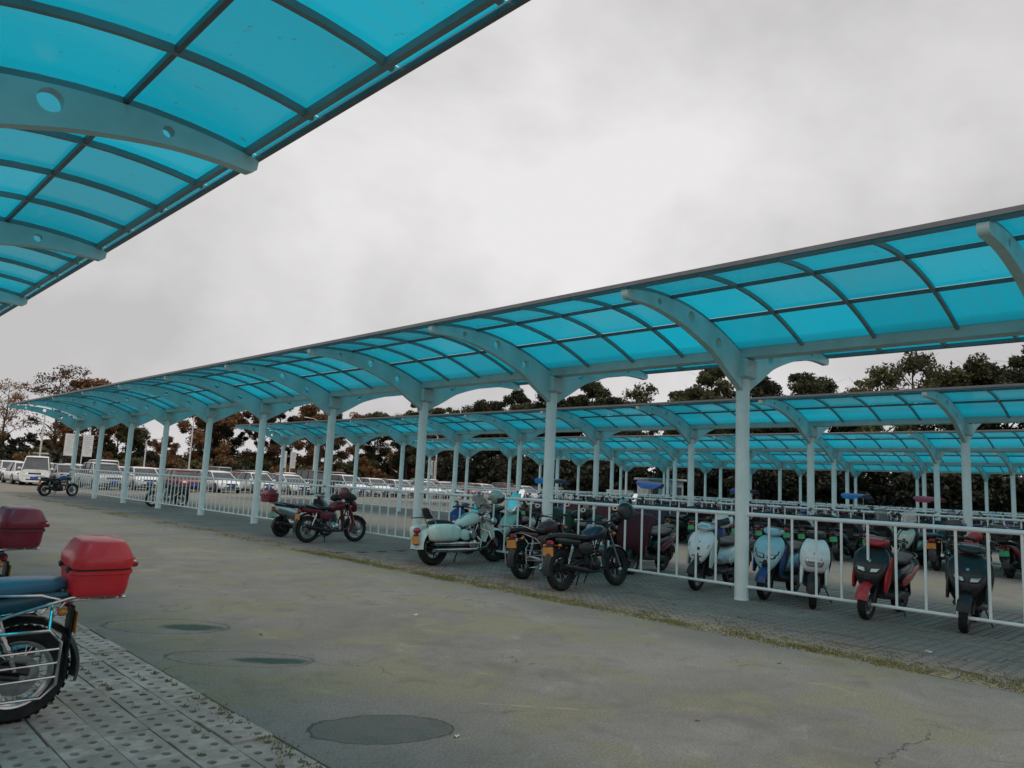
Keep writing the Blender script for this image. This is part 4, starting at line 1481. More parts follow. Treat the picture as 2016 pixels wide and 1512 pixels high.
    if lamp == 'cowl':
        T.add('headlight_lens', MB().loft([(xf-.10, .94, .06, .014), (xf-.082, .97, .095, .022), (xf-.09, 1.0, .085, .018), (xf-.115, 1.03, .05, .01)], 16, 2.8), lamp_glass)
    elif lamp == 'oval':
        hi = T.add('headlight', MB().loft([(xf+.052, .585, .10, .012), (xf+.072, .645, .122, .02), (xf+.062, .705, .10, .012)], 20, 2.6), chrome)
        T.add('headlight_lens', MB().loft([(xf+.068, .60, .085, .012), (xf+.088, .645, .105, .016), (xf+.078, .69, .085, .012)], 20, 2.6), lamp_glass, parent=hi)
        T.add('lamp_bar', MB().bbox((xf+.106, 0, .645), (.006, .17, .012), .003), dark_metal, parent=hi)
    add_bars(T, xf-.25, 1.03, .34, .02, .08)
    if mirrors:
        add_mirrors(T, xf-.27, .22, 1.05, .17)
    cb = MB()
    for sg in (-1, 1):
        cb.tube([(xf-.29, sg*.24, 1.06), (xf-.20, sg*.19, 1.10), (xf-.14, sg*.10, 1.05), (xf-.16, sg*.05, .95)], .005, 5)
    cb.tube([(xf-.10, .06, .55), (xf-.0, .10, .44), (xf, .07, r+.05)], .005, 5)
    T.add('cables', cb, black_plastic)
    T.add('side_stand', MB().tube([(-.15, .13, .26), (-.12, .25, .02)], .011, 6), dark_metal)
    if screen:
        T.add('windscreen', MB().loft([(xf-.08, 1.0, .13, .005), (xf-.15, 1.16, .17, .006), (xf-.24, 1.36, .13, .005)], 16, 3.2), smoke_glass)
    if box:
        add_top_box(T, -.98, .83, box, .19, .16, .14)
    if basket:
        bk = MB()
        bx0, bz0 = xf+.12, .78
        for q in range(5):
            zz = bz0+.05*q
            s_ = .10+.012*q
            bk.tube([(bx0-s_, -s_*1.25, zz), (bx0+s_, -s_*1.25, zz), (bx0+s_, s_*1.25, zz), (bx0-s_, s_*1.25, zz)], .004, 5, closed=True)
        for q in range(7):
            t = -1+2*q/6
            for sg in (-1, 1):
                bk.tube([(bx0+sg*.10, t*.125, bz0), (bx0+sg*.148, t*.185, bz0+.2)], .003, 4)
                bk.tube([(bx0+t*.10, sg*.125, bz0), (bx0+t*.148, sg*.185, bz0+.2)], .003, 4)
            bk.tube([(bx0-.10, t*.125, bz0), (bx0+.10, t*.125, bz0)], .003, 4)
        T.add('basket', bk, dark_metal)
    if quilt:
        qm = mat('quilt_'+quilt[0], lin(*quilt[1]), .8, 0, .35, 16, .6)
        T.add('wind_apron', MB().loft([(xf-.02, .38, .24, .02), (xf+.08, .52, .29, .04), (xf+.08, .70, .32, .05), (xf-.0, .88, .34, .06), (xf-.12, 1.03, .33, .07), (xf-.24, 1.08, .26, .05), (xf-.32, 1.06, .18, .02)], 20, 3.0), qm)
    if canopy:
        cm_ = mat('sunshade_'+canopy[0], lin(*canopy[1]), .6, 0, .12, 4, .15)
        ci = T.add('sunshade', MB().loft([(xf+.30, 1.62, .22, .012), (xf+.12, 1.74, .40, .02), (xf-.25, 1.83, .46, .02), (-.25, 1.82, .46, .02), (-.62, 1.74, .42, .02), (-.82, 1.66, .36, .012)], 18, 2.4), cm_)
        T.add('sunshade_pole', MB().tube([(xf-.28, 0, .95), (xf-.26, 0, 1.82)], .013, 8).tube([(-.72, 0, .78), (-.70, 0, 1.70)], .012, 8)
              .tube([(xf+.25, 0, 1.62), (xf-.25, 0, 1.79), (-.3, 0, 1.79), (-.78, 0, 1.65)], .010, 6), chrome, parent=ci)
    return T

# ================================================================== cars (x forward)
def car_template(kind='sedan', col=('white', (225, 227, 226))):
    T = Template()
    p = paint(*col)
    L, W, H, belt, hood = {'sedan': (4.55, 1.78, 1.46, .87, .82), 'suv': (4.45, 1.82, 1.66, .98, .94), 'van': (3.9, 1.62, 1.88, 1.02, .98),
                           'hatch': (3.9, 1.70, 1.50, .92, .88)}[kind]
    h2 = L/2
    zb = .22
    xw0, xw1, xr0, xr1 = {'sedan': (1.22, .22, -.88, -1.66), 'suv': (1.10, .30, -1.55, -2.05), 'van': (1.60, .92, -1.70, -1.88), 'hatch': (1.05, .22, -1.2, -1.82)}[kind]
    m_ = lambda z0, z1: ((z0+z1)/2, (z1-z0)/2)
    def st(x, z0, z1, hw):
        c, t = m_(z0, z1)
        return (x, c, hw, t)
    w2 = W/2
    body = MB().loft([st(h2, .34, hood-.22, w2*.72), st(h2-.10, .26, hood-.12, w2*.90), st(h2-.45, zb, hood-.03, w2*.98), st(xw0+.25, zb, hood+.02, w2),
                      st(xw0, zb, belt, w2), st(xr1, zb, belt+.02, w2), st(-h2+.40, zb, belt+.0, w2*.98), st(-h2+.10, .27, belt-.06, w2*.92), st(-h2, .36, belt-.18, w2*.78)], 24, 5.0, 0, 3, .1)
    T.add('body', body, p, angle=40)
    # glasshouse with sloped pillars
    g = MB()
    zt = H-.06
    bw, tw = w2*.93, w2*.74
    ring0 = [(xw0, -bw, belt-.04), (xw0, bw, belt-.04), (xr1, bw*.97, belt-.04), (xr1, -bw*.97, belt-.04)]
    ring1 = [(xw1, -tw, zt), (xw1, tw, zt), (xr0, tw, zt), (xr0, -tw, zt)]
    b = len(g.v)
    g.v += ring0+ring1
    g.f += [(b+0, b+1, b+5, b+4), (b+1, b+2, b+6, b+5), (b+2, b+3, b+7, b+6), (b+3, b+0, b+4, b+7)]
    gi = T.add('windows', fix_normals(g.mesh('windows', car_glass, False)))
    for q in (0, 1, 2, 3):
        T.add('pillar', MB().tube([ring0[q], ring1[q]], .024, 6), p, parent=gi)
    mids = [.5] if kind in ('sedan', 'hatch') else [.36, .68]
    for sg in (-1, 1):
        for f in mids:
            xa = xw0+(xr1-xw0)*f-.05
            T.add('pillar', MB().tube([(xa, sg*bw*1.005, belt-.03), (xa-.03, sg*tw*1.005, zt)], .03, 6), black_plastic, parent=gi)
    T.add('roof', MB().loft([st(xw1+.10, zt-.06, zt+.0, tw*.98), st(xw1-.12, zt-.03, H-.01, tw*1.03), st((xw1+xr0)/2, zt-.02, H+.012, tw*1.05), st(xr0+.1, zt-.03, H-.01, tw*1.03), st(xr0-.10, zt-.06, zt-.0, tw*.98)], 18, 3.5, 0, 2, .1), p)
    for x in (h2-.82, -h2+.80):
        for sg in (-1, 1):
            i = T.add('wheel', MB().lathe([(.0, -.02), (.17, -.02), (.20, -.10), (.29, -.11), (.315, -.09), (.315, .09), (.29, .11), (.20, .10), (.0, .06)], c=(x, sg*(w2-.10), .315), n=20), rubber)
            T.add('hubcap', MB().lathe([(0, sg*.075), (.05, sg*.095), (.18, sg*.09), (.205, sg*.07)], c=(x, sg*(w2-.07), .315), n=18), alloy, parent=i)
            T.add('wheel_arch', MB().fender((x, sg*(w2-.055), .315), .375, 5, 175, .07, .02, 12, .0), black_plastic)
    for sg in (-1, 1):
        T.add('headlight', MB().loft([(h2-.03, hood-.24, .10, .03), (h2-.05, hood-.17, .17, .05), (h2-.20, hood-.12, .10, .03)], 14, 2.6, sg*w2*.68), lamp_glass)
        T.add('tail_light', MB().loft([(-h2+.02, belt-.25, .08, .04), (-h2+.06, belt-.12, .12, .05)], 12, 2.6, sg*w2*.74), red_lens)
        T.add('door_mirror', MB().ball((xw0-.18, sg*(w2+.08), belt+.06), (.07, .10, .07), 12, 8), p)
        for f in (.30, .62):
            T.add('door_handle', MB().bbox((xw0-.3-f*1.6, sg*(w2+.004), belt-.14), (.16, .02, .028), .006), p)
        T.add('fog_lamp', MB().ball((h2-.06, sg*w2*.66, .40), (.05, .08, .05), 10, 6), black_plastic)
    T.add('grille', MB().bbox((h2-.03, 0, hood-.23), (.12, W*.46, .13), .03), dark_metal)
    T.add('bumper_intake', MB().bbox((h2-.04, 0, .38), (.12, W*.60, .13), .04), black_plastic)
    T.add('plate', MB().bbox((h2+.03, 0, .50), (.012, .44, .14), .004), plate_blue)
    T.add('sill', MB().bbox((0, 0, .215), (L*.78, W*.97, .07), .02), black_plastic)
    return T

# ================================================================== trees
leaf_rust = leaf_mat('leaf_rust', (0.09, 0.05, 0.03), (0.30, 0.13, 0.07))
leaf_olive2 = leaf_mat('leaf_deep_olive', (0.026, 0.028, 0.012), (0.11, 0.105, 0.042))
def leaf_cloud(clumps, per, size, jit, rs):
    """quads scattered in clumps; returns verts, faces"""
    C = np.repeat(np.array([c[:3] for c in clumps]), per, axis=0)
    Rd = np.repeat(np.array([c[3] for c in clumps]), per)
    n = len(C)
    d = rs.normal(size=(n, 3))
    d /= np.linalg.norm(d, axis=1)[:, None]
    rad = Rd*rs.random(n)**0.45
    P = C+d*rad[:, None]*np.array([1.0, 1.0, .75])
    a = rs.normal(size=(n, 3))
    a /= np.linalg.norm(a, axis=1)[:, None]
    b = np.cross(a, rs.normal(size=(n, 3)))
    b /= np.linalg.norm(b, axis=1)[:, None]
    s = size*(1+jit*(rs.random(n)-.5))[:, None]
    v = np.empty((n, 4, 3))
    v[:, 0] = P-a*s
    v[:, 1] = P+b*s*.45
    v[:, 2] = P+a*s
    v[:, 3] = P-b*s*.45
    return v.reshape(-1, 3)

def quads_mesh(name, V, material):
    n = len(V)//4
    me = bpy.data.meshes.new(name)
    me.vertices.add(len(V))
    me.vertices.foreach_set('co', V.astype(np.float32).ravel())
    me.loops.add(len(V))
    me.loops.foreach_set('vertex_index', np.arange(len(V), dtype=np.int32))
    me.polygons.add(n)
    me.polygons.foreach_set('loop_start', np.arange(0, len(V), 4, dtype=np.int32))
    me.polygons.foreach_set('loop_total', np.full(n, 4, dtype=np.int32))
    me.materials.append(material)
    me.update(calc_edges=True)
    return me

def tree_template(seed, h, crown_r, base, leaf, per=150, size=.17, density=1.0, lean=.04, twigs=False, nlimb=9):
    rs = np.random.RandomState(seed)
    rnd = random.Random(seed)
    tr = MB()
    k = 7
    path = []
    x = y = 0.0
    for i in range(k+1):
        path.append((x, y, h*.92*i/k))
        x += rnd.gauss(0, lean*h/k)
        y += rnd.gauss(0, lean*h/k)
    r0 = .016*h+.03
    tr.tube(path, [r0*(1-.85*i/k) for i in range(k+1)], 8)
    clumps = []
    for q in range(nlimb):
        t = base+(1-base)*(q+.3)/nlimb*.97
        f = t*k*.999
        i = min(int(f), k-1)
        p0 = Vector(path[i]).lerp(Vector(path[i+1]), f-i)
        an = q*2.4+rnd.uniform(-.5, .5)
        reach = crown_r*(1.05-abs((t-base)/(1-base)-.42)*1.05)*rnd.uniform(.7, 1.15)
        p2 = p0+Vector((math.cos(an)*reach, math.sin(an)*reach, reach*rnd.uniform(.25, .75)))
        p1 = p0.lerp(p2, .5)+Vector((0, 0, reach*.12))
        rl = r0*(1-.75*t)*.55
        tr.tube([p0, p1, p2], [rl, rl*.6, rl*.2], 6, False)
        for w in range(5 if twigs else 3):
            f2 = rnd.uniform(.35, 1)
            s0 = p0.lerp(p2, f2)
            e0 = s0+Vector((rnd.gauss(0, .35), rnd.gauss(0, .35), rnd.uniform(.1, .6)))*reach*.6
            tr.tube([s0, s0.lerp(e0, .5)+Vector((0, 0, .05)), e0], [rl*.4, rl*.25, rl*.1], 4, False)
            clumps.append((e0.x, e0.y, e0.z, crown_r*rnd.uniform(.10, .34)))
            if twigs:
                for _ in range(4):
                    e1 = e0+Vector((rnd.gauss(0, .5), rnd.gauss(0, .5), rnd.uniform(0, .7)))
                    tr.tube([s0.lerp(e0, .6), e1], [rl*.18+.006, .006], 4, False)
        clumps.append((p2.x, p2.y, p2.z, crown_r*rnd.uniform(.14, .38)))
    tp = Vector(path[-1])
    for _ in range(4):
        clumps.append((tp.x+rnd.gauss(0, .3), tp.y+rnd.gauss(0, .3), tp.z+rnd.uniform(-.6, .5), crown_r*rnd.uniform(.22, .36)))
    V = leaf_cloud(clumps, int(per*density), size, .8, rs)
    T = Template()
    T.add('trunk', tr, bark)
    T.add('crown', quads_mesh('crown', V, leaf))
    return T

def shrub_template(seed, w, h, leaf, n=40, per=70, size=.13):
    rs = np.random.RandomState(seed)
    rnd = random.Random(seed)
    clumps = []
    st = MB()
    for _ in range(n):
        a = rnd.uniform(0, 6.28)
        q = math.sqrt(rnd.random())
        z = h*(.12+.8*rnd.random())*(1-.35*q)
        c = (w*q*math.cos(a)*.85, w*q*math.sin(a)*.85, z)
        clumps.append((*c, rnd.uniform(.22, .45)*w*.6))
        if rnd.random() < .4:
            st.tube([(c[0]*.15, c[1]*.15, 0), (c[0]*.6, c[1]*.6, z*.6), c], [.03, .02, .008], 5, False)
    V = leaf_cloud(clumps, per, size, .8, rs)
    V[:, 2] = np.maximum(V[:, 2], .02)
    T = Template()
    T.add('stem', st, bark)
    T.add('foliage', quads_mesh('foliage', V, leaf))
    return T

def place_scaled(T, name, loc, rz, sc, label, cat, group):
    o = T.place(name, loc, rz, label, cat, group)
    o.scale = (sc, sc, sc*random.uniform(.94, 1.08))
    return o

ORD = ['first', 'second', 'third', 'fourth', 'fifth', 'sixth', 'seventh', 'eighth', 'ninth', 'tenth', 'eleventh', 'twelfth', 'thirteenth', 'fourteenth',
       'fifteenth', 'sixteenth', 'seventeenth', 'eighteenth', 'nineteenth', 'twentieth', 'twenty-first', 'twenty-second', 'twenty-third', 'twenty-fourth',
       'twenty-fifth', 'twenty-sixth', 'twenty-seventh', 'twenty-eighth', 'twenty-ninth', 'thirtieth', 'thirty-first', 'thirty-second', 'thirty-third',
       'thirty-fourth', 'thirty-fifth', 'thirty-sixth', 'thirty-seventh', 'thirty-eighth', 'thirty-ninth', 'fortieth']

ever = [tree_template(11+i, (13.2, 14.4, 11.6, 13.0, 12.2)[i], (3.2, 2.5, 3.8, 2.9, 3.4)[i], (.16, .22, .12, .2, .26)[i], (leaf_dark, leaf_dark, leaf_olive2, leaf_dark, leaf_dark)[i],
                      (250, 210, 240, 190, 250)[i], .165, 1.0, (.03, .05, .03, .06, .04)[i], True, (19, 16, 20, 15, 17)[i]) for i in range(5)]
thin = [tree_template(41+i, 12.5, 2.6, .35, leaf_olive, 46, .16, 1.0, .04, True, 12) for i in range(2)]
autumn = [tree_template(61+i, (8.6, 7.4, 9.4, 8.0)[i], (2.6, 3.0, 2.3, 2.7)[i], .12, (leaf_brown, leaf_olive, leaf_brown, leaf_rust)[i], 170, .145, 1.0, .05, True, 13) for i in range(4)]
bare = [tree_template(81+i, 10.5, 3.0, .28, leaf_brown, 26, .13, 1.0, .05, True, 13) for i in range(2)]
hedge = [shrub_template(101+i, 1.7, 3.0, leaf_hedge, 46, 95, .13) for i in range(3)]
bush = [shrub_template(121+i, 1.5, 2.1, (leaf_brown, leaf_olive, leaf_hedge)[i], 34, 80, .12) for i in range(3)]

# tall evergreens behind the farthest shelter, from right to left in the picture
ti = 0
EV = [(72, 27.5, 1, 1.0), (71, 42, 0, .95), (72, 55.5, 0, .95), (71, 60.5, 0, .98), (72, 66, 0, 1.0), (71, 72.5, 0, 1.0), (72, 79, 0, 1.0), (72, 90.5, 0, 1.0), (70, 3, 0, 1.0), (68, 8.5, 0, 1.08), (66, 12.5, 0, 1.05), (70, 15.5, 0, 1.1), (67, 18.5, 0, 1.02), (69, 22.0, 1, 1.14), (67, 24.3, 1, 1.1), (68, 30, 0, 1.05), (66, 33, 0, .98), (70, 36.5, 0, 1.06),
      (67, 40.5, 0, 1.0), (69, 44, 0, 1.0), (68, 50, 1, 1.06), (66, 53.5, 0, .95), (70, 58, 0, 1.05), (67, 63, 0, 1.0), (69, 69, 0, 1.0), (67, 76, 0, .98), (70, 82, 1, 1.05), (66, 87, 0, .95), (69, 94, 0, .95)]
EV.sort(key=lambda q: q[1]/q[0])
for i, (L_, s_, kd, sc) in enumerate(EV):
    T = (ever if kd == 0 else thin)[(i*3) % 5 if kd == 0 else i % 2]
    place_scaled(T, 'evergreen_tree' if kd == 0 else 'sparse_tree', (L_, s_, -.05), random.uniform(0, 6), sc,
                 ('dense dark evergreen tree' if kd == 0 else 'thin see-through tree')+' behind the shelters, '+ORD[i]+' from the right in the tall row',
                 'tree', 'tall trees behind the shelters')
# trees beyond the car park, left to right
BK = [(10, 106, 'b', .9), (15, 104, 'b', .95), (19, 108, 'b', 1.0), (24, 105, 'b', 1.22), (28.5, 106, 'a', 1.48), (32, 108, 'a', 1.1), (36, 112, 'a', .72), (39.5, 112, 'a', .75), (43, 106, 'a', 1.3),
      (46.5, 108, 'e', .85), (50, 104, 'a', 1.25), (54, 106, 'e', .88), (58, 103, 'a', 1.3), (62, 106, 'e', .95), (66, 104, 'a', 1.25), (70.5, 105, 'e', .95), (75, 103, 'a', 1.35), (79.5, 105, 'e', 1.0), (84, 104, 'e', 1.05)]
for i, (L_, s_, kd, sc) in enumerate(BK):
    T = {'a': autumn, 'b': bare, 'e': ever}[kd]
    T = T[i % len(T)]
    nm = {'a': 'autumn_tree', 'b': 'bare_tree', 'e': 'evergreen_tree'}[kd]
    ds = {'a': 'brown and olive autumn tree', 'b': 'nearly bare brown tree', 'e': 'low dark evergreen tree'}[kd]
    place_scaled(T, nm, (L_, s_, -.05), random.uniform(0, 6), sc, ds+' beyond the car park, '+ORD[i]+' from the left', 'tree', 'trees beyond the car park')
for i in range(36):
    place_scaled(hedge[i % 3], 'hedge_bush', (61.3+(1.8 if i % 2 else 0)+random.uniform(-.4, .5), 2+2.1*i, -.05), random.uniform(0, 6), random.uniform(1.5, 2.1),
                 'dark tall hedge bush behind the farthest shelter, '+ORD[i]+' from the right', 'bush', 'dark hedge behind the shelters')
for i in range(30):
    k_ = (i*7) % 3
    place_scaled(bush[k_], 'roadside_bush', (12+2.5*i, 95+random.uniform(-1, 3.5), -.05), random.uniform(0, 6), random.uniform(1.3, 2.3),
                 ('brown', 'olive', 'dark')[k_]+' bush behind the parked cars, '+ORD[i]+' from the left', 'bush', 'bushes behind the car park')
for i in range(18):
    k_ = (i*5+1) % 3
    place_scaled((hedge[0], bush[0], hedge[2])[k_], 'thicket', (14+4.2*i, 109+random.uniform(-2, 2), -.05), random.uniform(0, 6), random.uniform(1.5, 2.1) if k_ != 1 else random.uniform(2.0, 2.9),
                 ('dark', 'brown', 'dark')[k_]+' thicket between the trees beyond the car park, '+ORD[i]+' from the left', 'bush', 'thickets beyond the car park')

# ================================================================== lamp posts, boards, hut
pole_mat = mat('galvanised_pole', (0.55, 0.54, 0.52), .5, .3, .1, 3)
def lamp_post(loc, h, rz, label):
    r = empty('lamp_post', loc, rz)
    tag(r, label, 'lamp post', 'lamp posts around the car park')
    link('pole', MB().tube([(0, 0, 0), (0, 0, h*.5), (0, 0, h)], [.10, .085, .06], 10).mesh('pole', pole_mat), r)
    link('lamp_arm', MB().tube([(0, 0, h-.05), (.5, 0, h+.18), (1.1, 0, h+.22)], .035, 8).mesh('lamp_arm', pole_mat), r)
    link('lamp_head', MB().loft([(.95, h+.20, .08, .05), (1.3, h+.23, .14, .06), (1.7, h+.24, .06, .03)], 12, 2.6).mesh('lamp_head', pole_mat), r)
lamp_post((19.0, 88, 0), 6.6, 2.6, 'pale lamp post at the far left behind the van')
lamp_post((30.4, 92, 0), 4.6, 0.3, 'short pale lamp post left of the gap in the trees')
lamp_post((33.2, 86, 0), 7.4, 0.4, 'pale lamp post under the large roof, seen right of the sky gap')
lamp_post((47.6, 84, 0), 8.3, 2.9, 'pale lamp post between the large roof and the second shelter')
lamp_post((52.5, 66, 0), 6.5, 2.9, 'pale lamp post behind the third shelter, near the notice boards')

board_white = mat('board_white', (.60, .60, .58), .5, 0, .12, 2.0)
board_text = mat('board_print', (.30, .31, .32), .6, 0, .1, 9)
def notice_board(loc, rz, zb, w, h, label):
    r = empty('notice_board', loc, rz)
    tag(r, label, 'notice board', 'twin notice boards around the car park')
    for sg in (-1, 1):
        i = link('board', MB().bbox((sg*(w/2+.42), 0, zb+h/2), (w, .10, h), .02).mesh('board', board_white, False), r)
        link('board_frame', MB().tube([(sg*.42, 0, zb), (sg*(.42+w), 0, zb), (sg*(.42+w), 0, zb+h), (sg*.42, 0, zb+h)], .045, 6, closed=True).mesh('board_frame', pole_mat), i)
        pr = MB()
        for q in range(9):
            pr.box((sg*(w/2+.42)-(.06 if q % 3 == 2 else 0), -.054, zb+h-.2-q*(h-.35)/9), (w*(.78 if q % 3 != 2 else .55), .004, .045))
        link('printed_lines', pr.mesh('printed_lines', board_text, False), i)
    link('post', MB().tube([(-.40, 0, 0), (-.40, 0, zb+h)], .05, 8).tube([(.40, 0, 0), (.40, 0, zb+h)], .05, 8).mesh('post', pole_mat), r)
notice_board((21.4, 84, 0), .25, 2.25, .95, 2.15, 'twin white notice boards at the far left behind the cars')
notice_board((41.0, 78, 0), .45, 2.15, .85, 1.85, 'twin white notice boards between the large roof and second shelter end')
notice_board((50.6, 64, 0), .65, 2.1, .75, 1.55, 'twin white notice boards under the third shelter end')

hut_wall = mat('hut_wall', (.52, .52, .50), .6, 0, .08, 3, 0, 0, .4, (.3, .29, .27), .4)
hut_roof = mat('hut_roof', (.42, .43, .43), .6, 0, .1, 3)
def hut(loc, rz, w, d, h, label, name='guard_hut'):
    r = empty(name, loc, rz)
    tag(r, label, 'hut')
    link('wall', MB().bbox((0, 0, h/2), (w, d, h), .02).mesh('wall', hut_wall, False), r)
    link('roof', MB().bbox((0, 0, h+.10), (w+.5, d+.5, .20), .05).mesh('roof', hut_roof, False), r)
    for q in range(3):
        i = link('window', MB().bbox((-w/2+w*(q+.5)/3, -d/2-.012, h*.62), (w*.22, .04, h*.36), .005).mesh('window', car_glass, False), r)
        link('window_frame', MB().tube([(-w/2+w*(q+.5)/3+sx*w*.12, -d/2-.03, h*.62+sz*h*.19) for sx, sz in ((-1, -1), (1, -1), (1, 1), (-1, 1))], .025, 4, closed=True).mesh('window_frame', white_paint, False), i)
    di = link('door', MB().bbox((-w/2-.012, 0, h*.40), (.04, d*.35, h*.78), .005).mesh('door', pole_mat, False), r)
    link('door_handle', MB().bbox((-w/2-.045, d*.12, h*.40), (.04, .03, .10), .005).mesh('door_handle', dark_metal, False), di)
hut((57.5, 39.7, 0), -.5, 3.4, 2.4, 2.5, 'small white guard hut with a flat roof behind the far shelters')
hut((22.0, 96, 0), 0.1, 3.0, 2.2, 2.3, 'low grey hut at the far left beyond the cars', 'roadside_hut')
# low white wall beside the hut
wl = link('boundary_wall', MB().bbox((55.4, 42.6, .75), (2.6, .25, 1.5), .03, Matrix.Rotation(-.5, 3, 'Z')).mesh('boundary_wall', hut_wall, False))
tag(wl, 'short pale wall to the left of the guard hut', 'wall')

# ================================================================== motorcycles in front of the large shelter's railing
PI = math.pi
G_MOTO = 'motorcycles and scooters parked at the shelters'

def put(T, name, rear=None, front=None, wb=1.28, ang=0.0, label='', cat='motorcycle', group=G_MOTO, lean=-.09):
    """place by the ground point of the rear or front wheel and the heading"""
    d = (math.cos(ang), math.sin(ang))
    if rear:
        c = (rear[0]+d[0]*wb/2, rear[1]+d[1]*wb/2)
    else:
        c = (front[0]-d[0]*wb/2, front[1]-d[1]*wb/2)
    return T.place(name, (c[0], c[1], 0.0), ang, label, cat, group, lean)

dkred = ('maroon', (112, 26, 44))
red = ('red', (190, 38, 46))
teal = ('teal', (18, 74, 92))
sky_ = ('sky_blue', (120, 178, 200))
blue = ('blue', (38, 66, 128))
white = ('white', (222, 226, 224))
pale = ('pale_mint', (208, 228, 218))
blackp = ('black', (22, 22, 24))
grey = ('grey', (96, 98, 100))

# foreground left, tails towards the driveway
T_teal = motorcycle(teal, rack_z=.72, box_back=.36, wheelbase=1.22, r=.28, wheel_style='spoke', rim=chrome, box=red, side_guard=True, rack=True, flap=True, seat=mat('teal_vinyl', (.03, .13, .20), .35, 0, .2, 6, .1), plate=plate_orange, crash=True)
put(T_teal, 'motorcycle', rear=(1.17, 5.35), wb=1.22, ang=PI-.03, label='teal motorcycle with a bright red top box at the lower left edge', lean=-.07)
T_maroonbox = motorcycle(('navy', (26, 34, 70)), rack_z=.78, wheelbase=1.24, r=.285, wheel_style='spoke', rim=chrome, box=dkred, rack=True, side_guard=False)
put(T_maroonbox, 'motorcycle', rear=(1.29, 7.85), wb=1.24, ang=PI+.03, label='dark motorcycle with a dark red top box, cut by the left edge', lean=-.07)

# far left, alone on the driveway side
T_farleft = motorcycle(blackp, tank_col=('steel_blue', (52, 92, 130)), wheelbase=1.32, wheel_style='five', rim=alloy, rack=True, exhaust_mat=dark_metal, engine=dark_metal)
put(T_farleft, 'motorcycle', rear=(8.85, 39.2), wb=1.32, ang=.38, label='black motorcycle with a blue tank standing near the white van at the far left', lean=-.08)
T_greenish = motorcycle(('bottle_green', (26, 66, 52)), wheelbase=1.28, wheel_style='spoke', rim=chrome, engine=alloy)
put(T_greenish, 'motorcycle', front=(10.75, 31.2), ang=PI+.25, label='small green motorcycle behind the railing far to the left', lean=-.08)

# the maroon tourer and the pale scooter next to it
T_gt = motorcycle(dkred, wheelbase=1.26, r=.30, wheel_style='five', rim=alloy, leg_shield=dkred, fairing=dkred, muffs=True, rack=True, crash=True, tank_bulge=1.05, exhaust_mat=dark_metal, apron=None)
put(T_gt, 'motorcycle', rear=(8.86, 15.66), wb=1.26, ang=.0, label='maroon motorcycle with red leg shields parked side-on left of the cruiser', lean=-.07)
T_tailred = scooter(white, ('ash', (120, 124, 124)), nose='sport', wheel_style='disc', box=dkred, plate=plate_green, lamp='double')
put(T_tailred, 'scooter', rear=(9.0, 17.2), ang=.05, label='white-tailed scooter with a dark red box, half hidden by the maroon motorcycle', cat='scooter', lean=-.06)

T_cruiser = cruiser(pale)
put(T_cruiser, 'motorcycle', rear=(8.83, 11.02), wb=1.56, ang=.02, label='white cruiser motorcycle with hard saddlebags in front of the railing', lean=-.09)

T_brown = motorcycle(('dark_cherry', (70, 20, 30)), wheelbase=1.24, r=.285, wheel_style='five', rim=dark_metal, rack=True, side_guard=True, plate=plate_orange, flap=True, crash=True)
put(T_brown, 'motorcycle', rear=(9.0, 8.86), wb=1.24, ang=.10, label='cherry motorcycle with chrome side cage and orange plate between cruiser and black motorcycle', lean=-.09)

T_naked = motorcycle(blackp, tank_col=('midnight', (18, 34, 58)), wheelbase=1.36, r=.305, wheel_style='five', rim=dark_metal, engine=dark_metal, exhaust_mat=dark_metal, plate=plate_orange, tank_bulge=1.2, tail=blackp)
put(T_naked, 'motorcycle', rear=(8.59, 7.64), wb=1.36, ang=.02, label='large black naked motorcycle nearest to the driveway, left of the first post', lean=-.10)

# scooters nosed up to the other side of the railing
T_ws = scooter(('ice_white', (232, 236, 238)), ('seafoam', (212, 224, 214)), nose='round', lamp='cowl', width=1.05, wheel_style='five')
put(T_ws, 'scooter', front=(10.78, 6.72), wb=1.27, ang=PI+.10, label='pale blue-white scooter behind the railing just left of the first post', cat='scooter', lean=-.08)
T_blue = scooter(('aqua', (168, 206, 214)), blue, cowl=paint('aqua', (168, 206, 214)), nose='sport', lamp='double', wheel_style='three', width=1.1)
put(T_blue, 'scooter', front=(10.90, 5.62), wb=1.27, ang=PI+.12, label='aqua and blue scooter behind the first post', cat='scooter', lean=-.08)
T_small = scooter(('porcelain', (238, 238, 234)), ('porcelain', (238, 238, 234)), nose='retro', lamp='oval', cowl=black_plastic, wheel_style='five', width=.95, mirrors=True)
put(T_small, 'scooter', front=(10.73, 4.80), wb=1.27, ang=PI+.40, label='small white retro scooter facing the camera right of the first post', cat='scooter', lean=-.05)
T_redb = scooter(('coal', (30, 30, 32)), red, cowl=paint(*red), nose='sport', lamp='double', wheel_style='five', width=1.1)
put(T_redb, 'scooter', front=(10.50, 3.98), wb=1.27, ang=PI+.02, label='black and red sport scooter right of the small white scooter', cat='scooter', lean=-.08)
T_blk = scooter(('graphite', (36, 37, 38)), ('smoke', (54, 56, 56)), nose='round', lamp='double', wheel_style='three', width=1.12)
put(T_blk, 'scooter', front=(10.66, 2.88), wb=1.27, ang=PI+.16, label='black scooter with twin headlights at the right end of the railing', cat='scooter', lean=-.08)

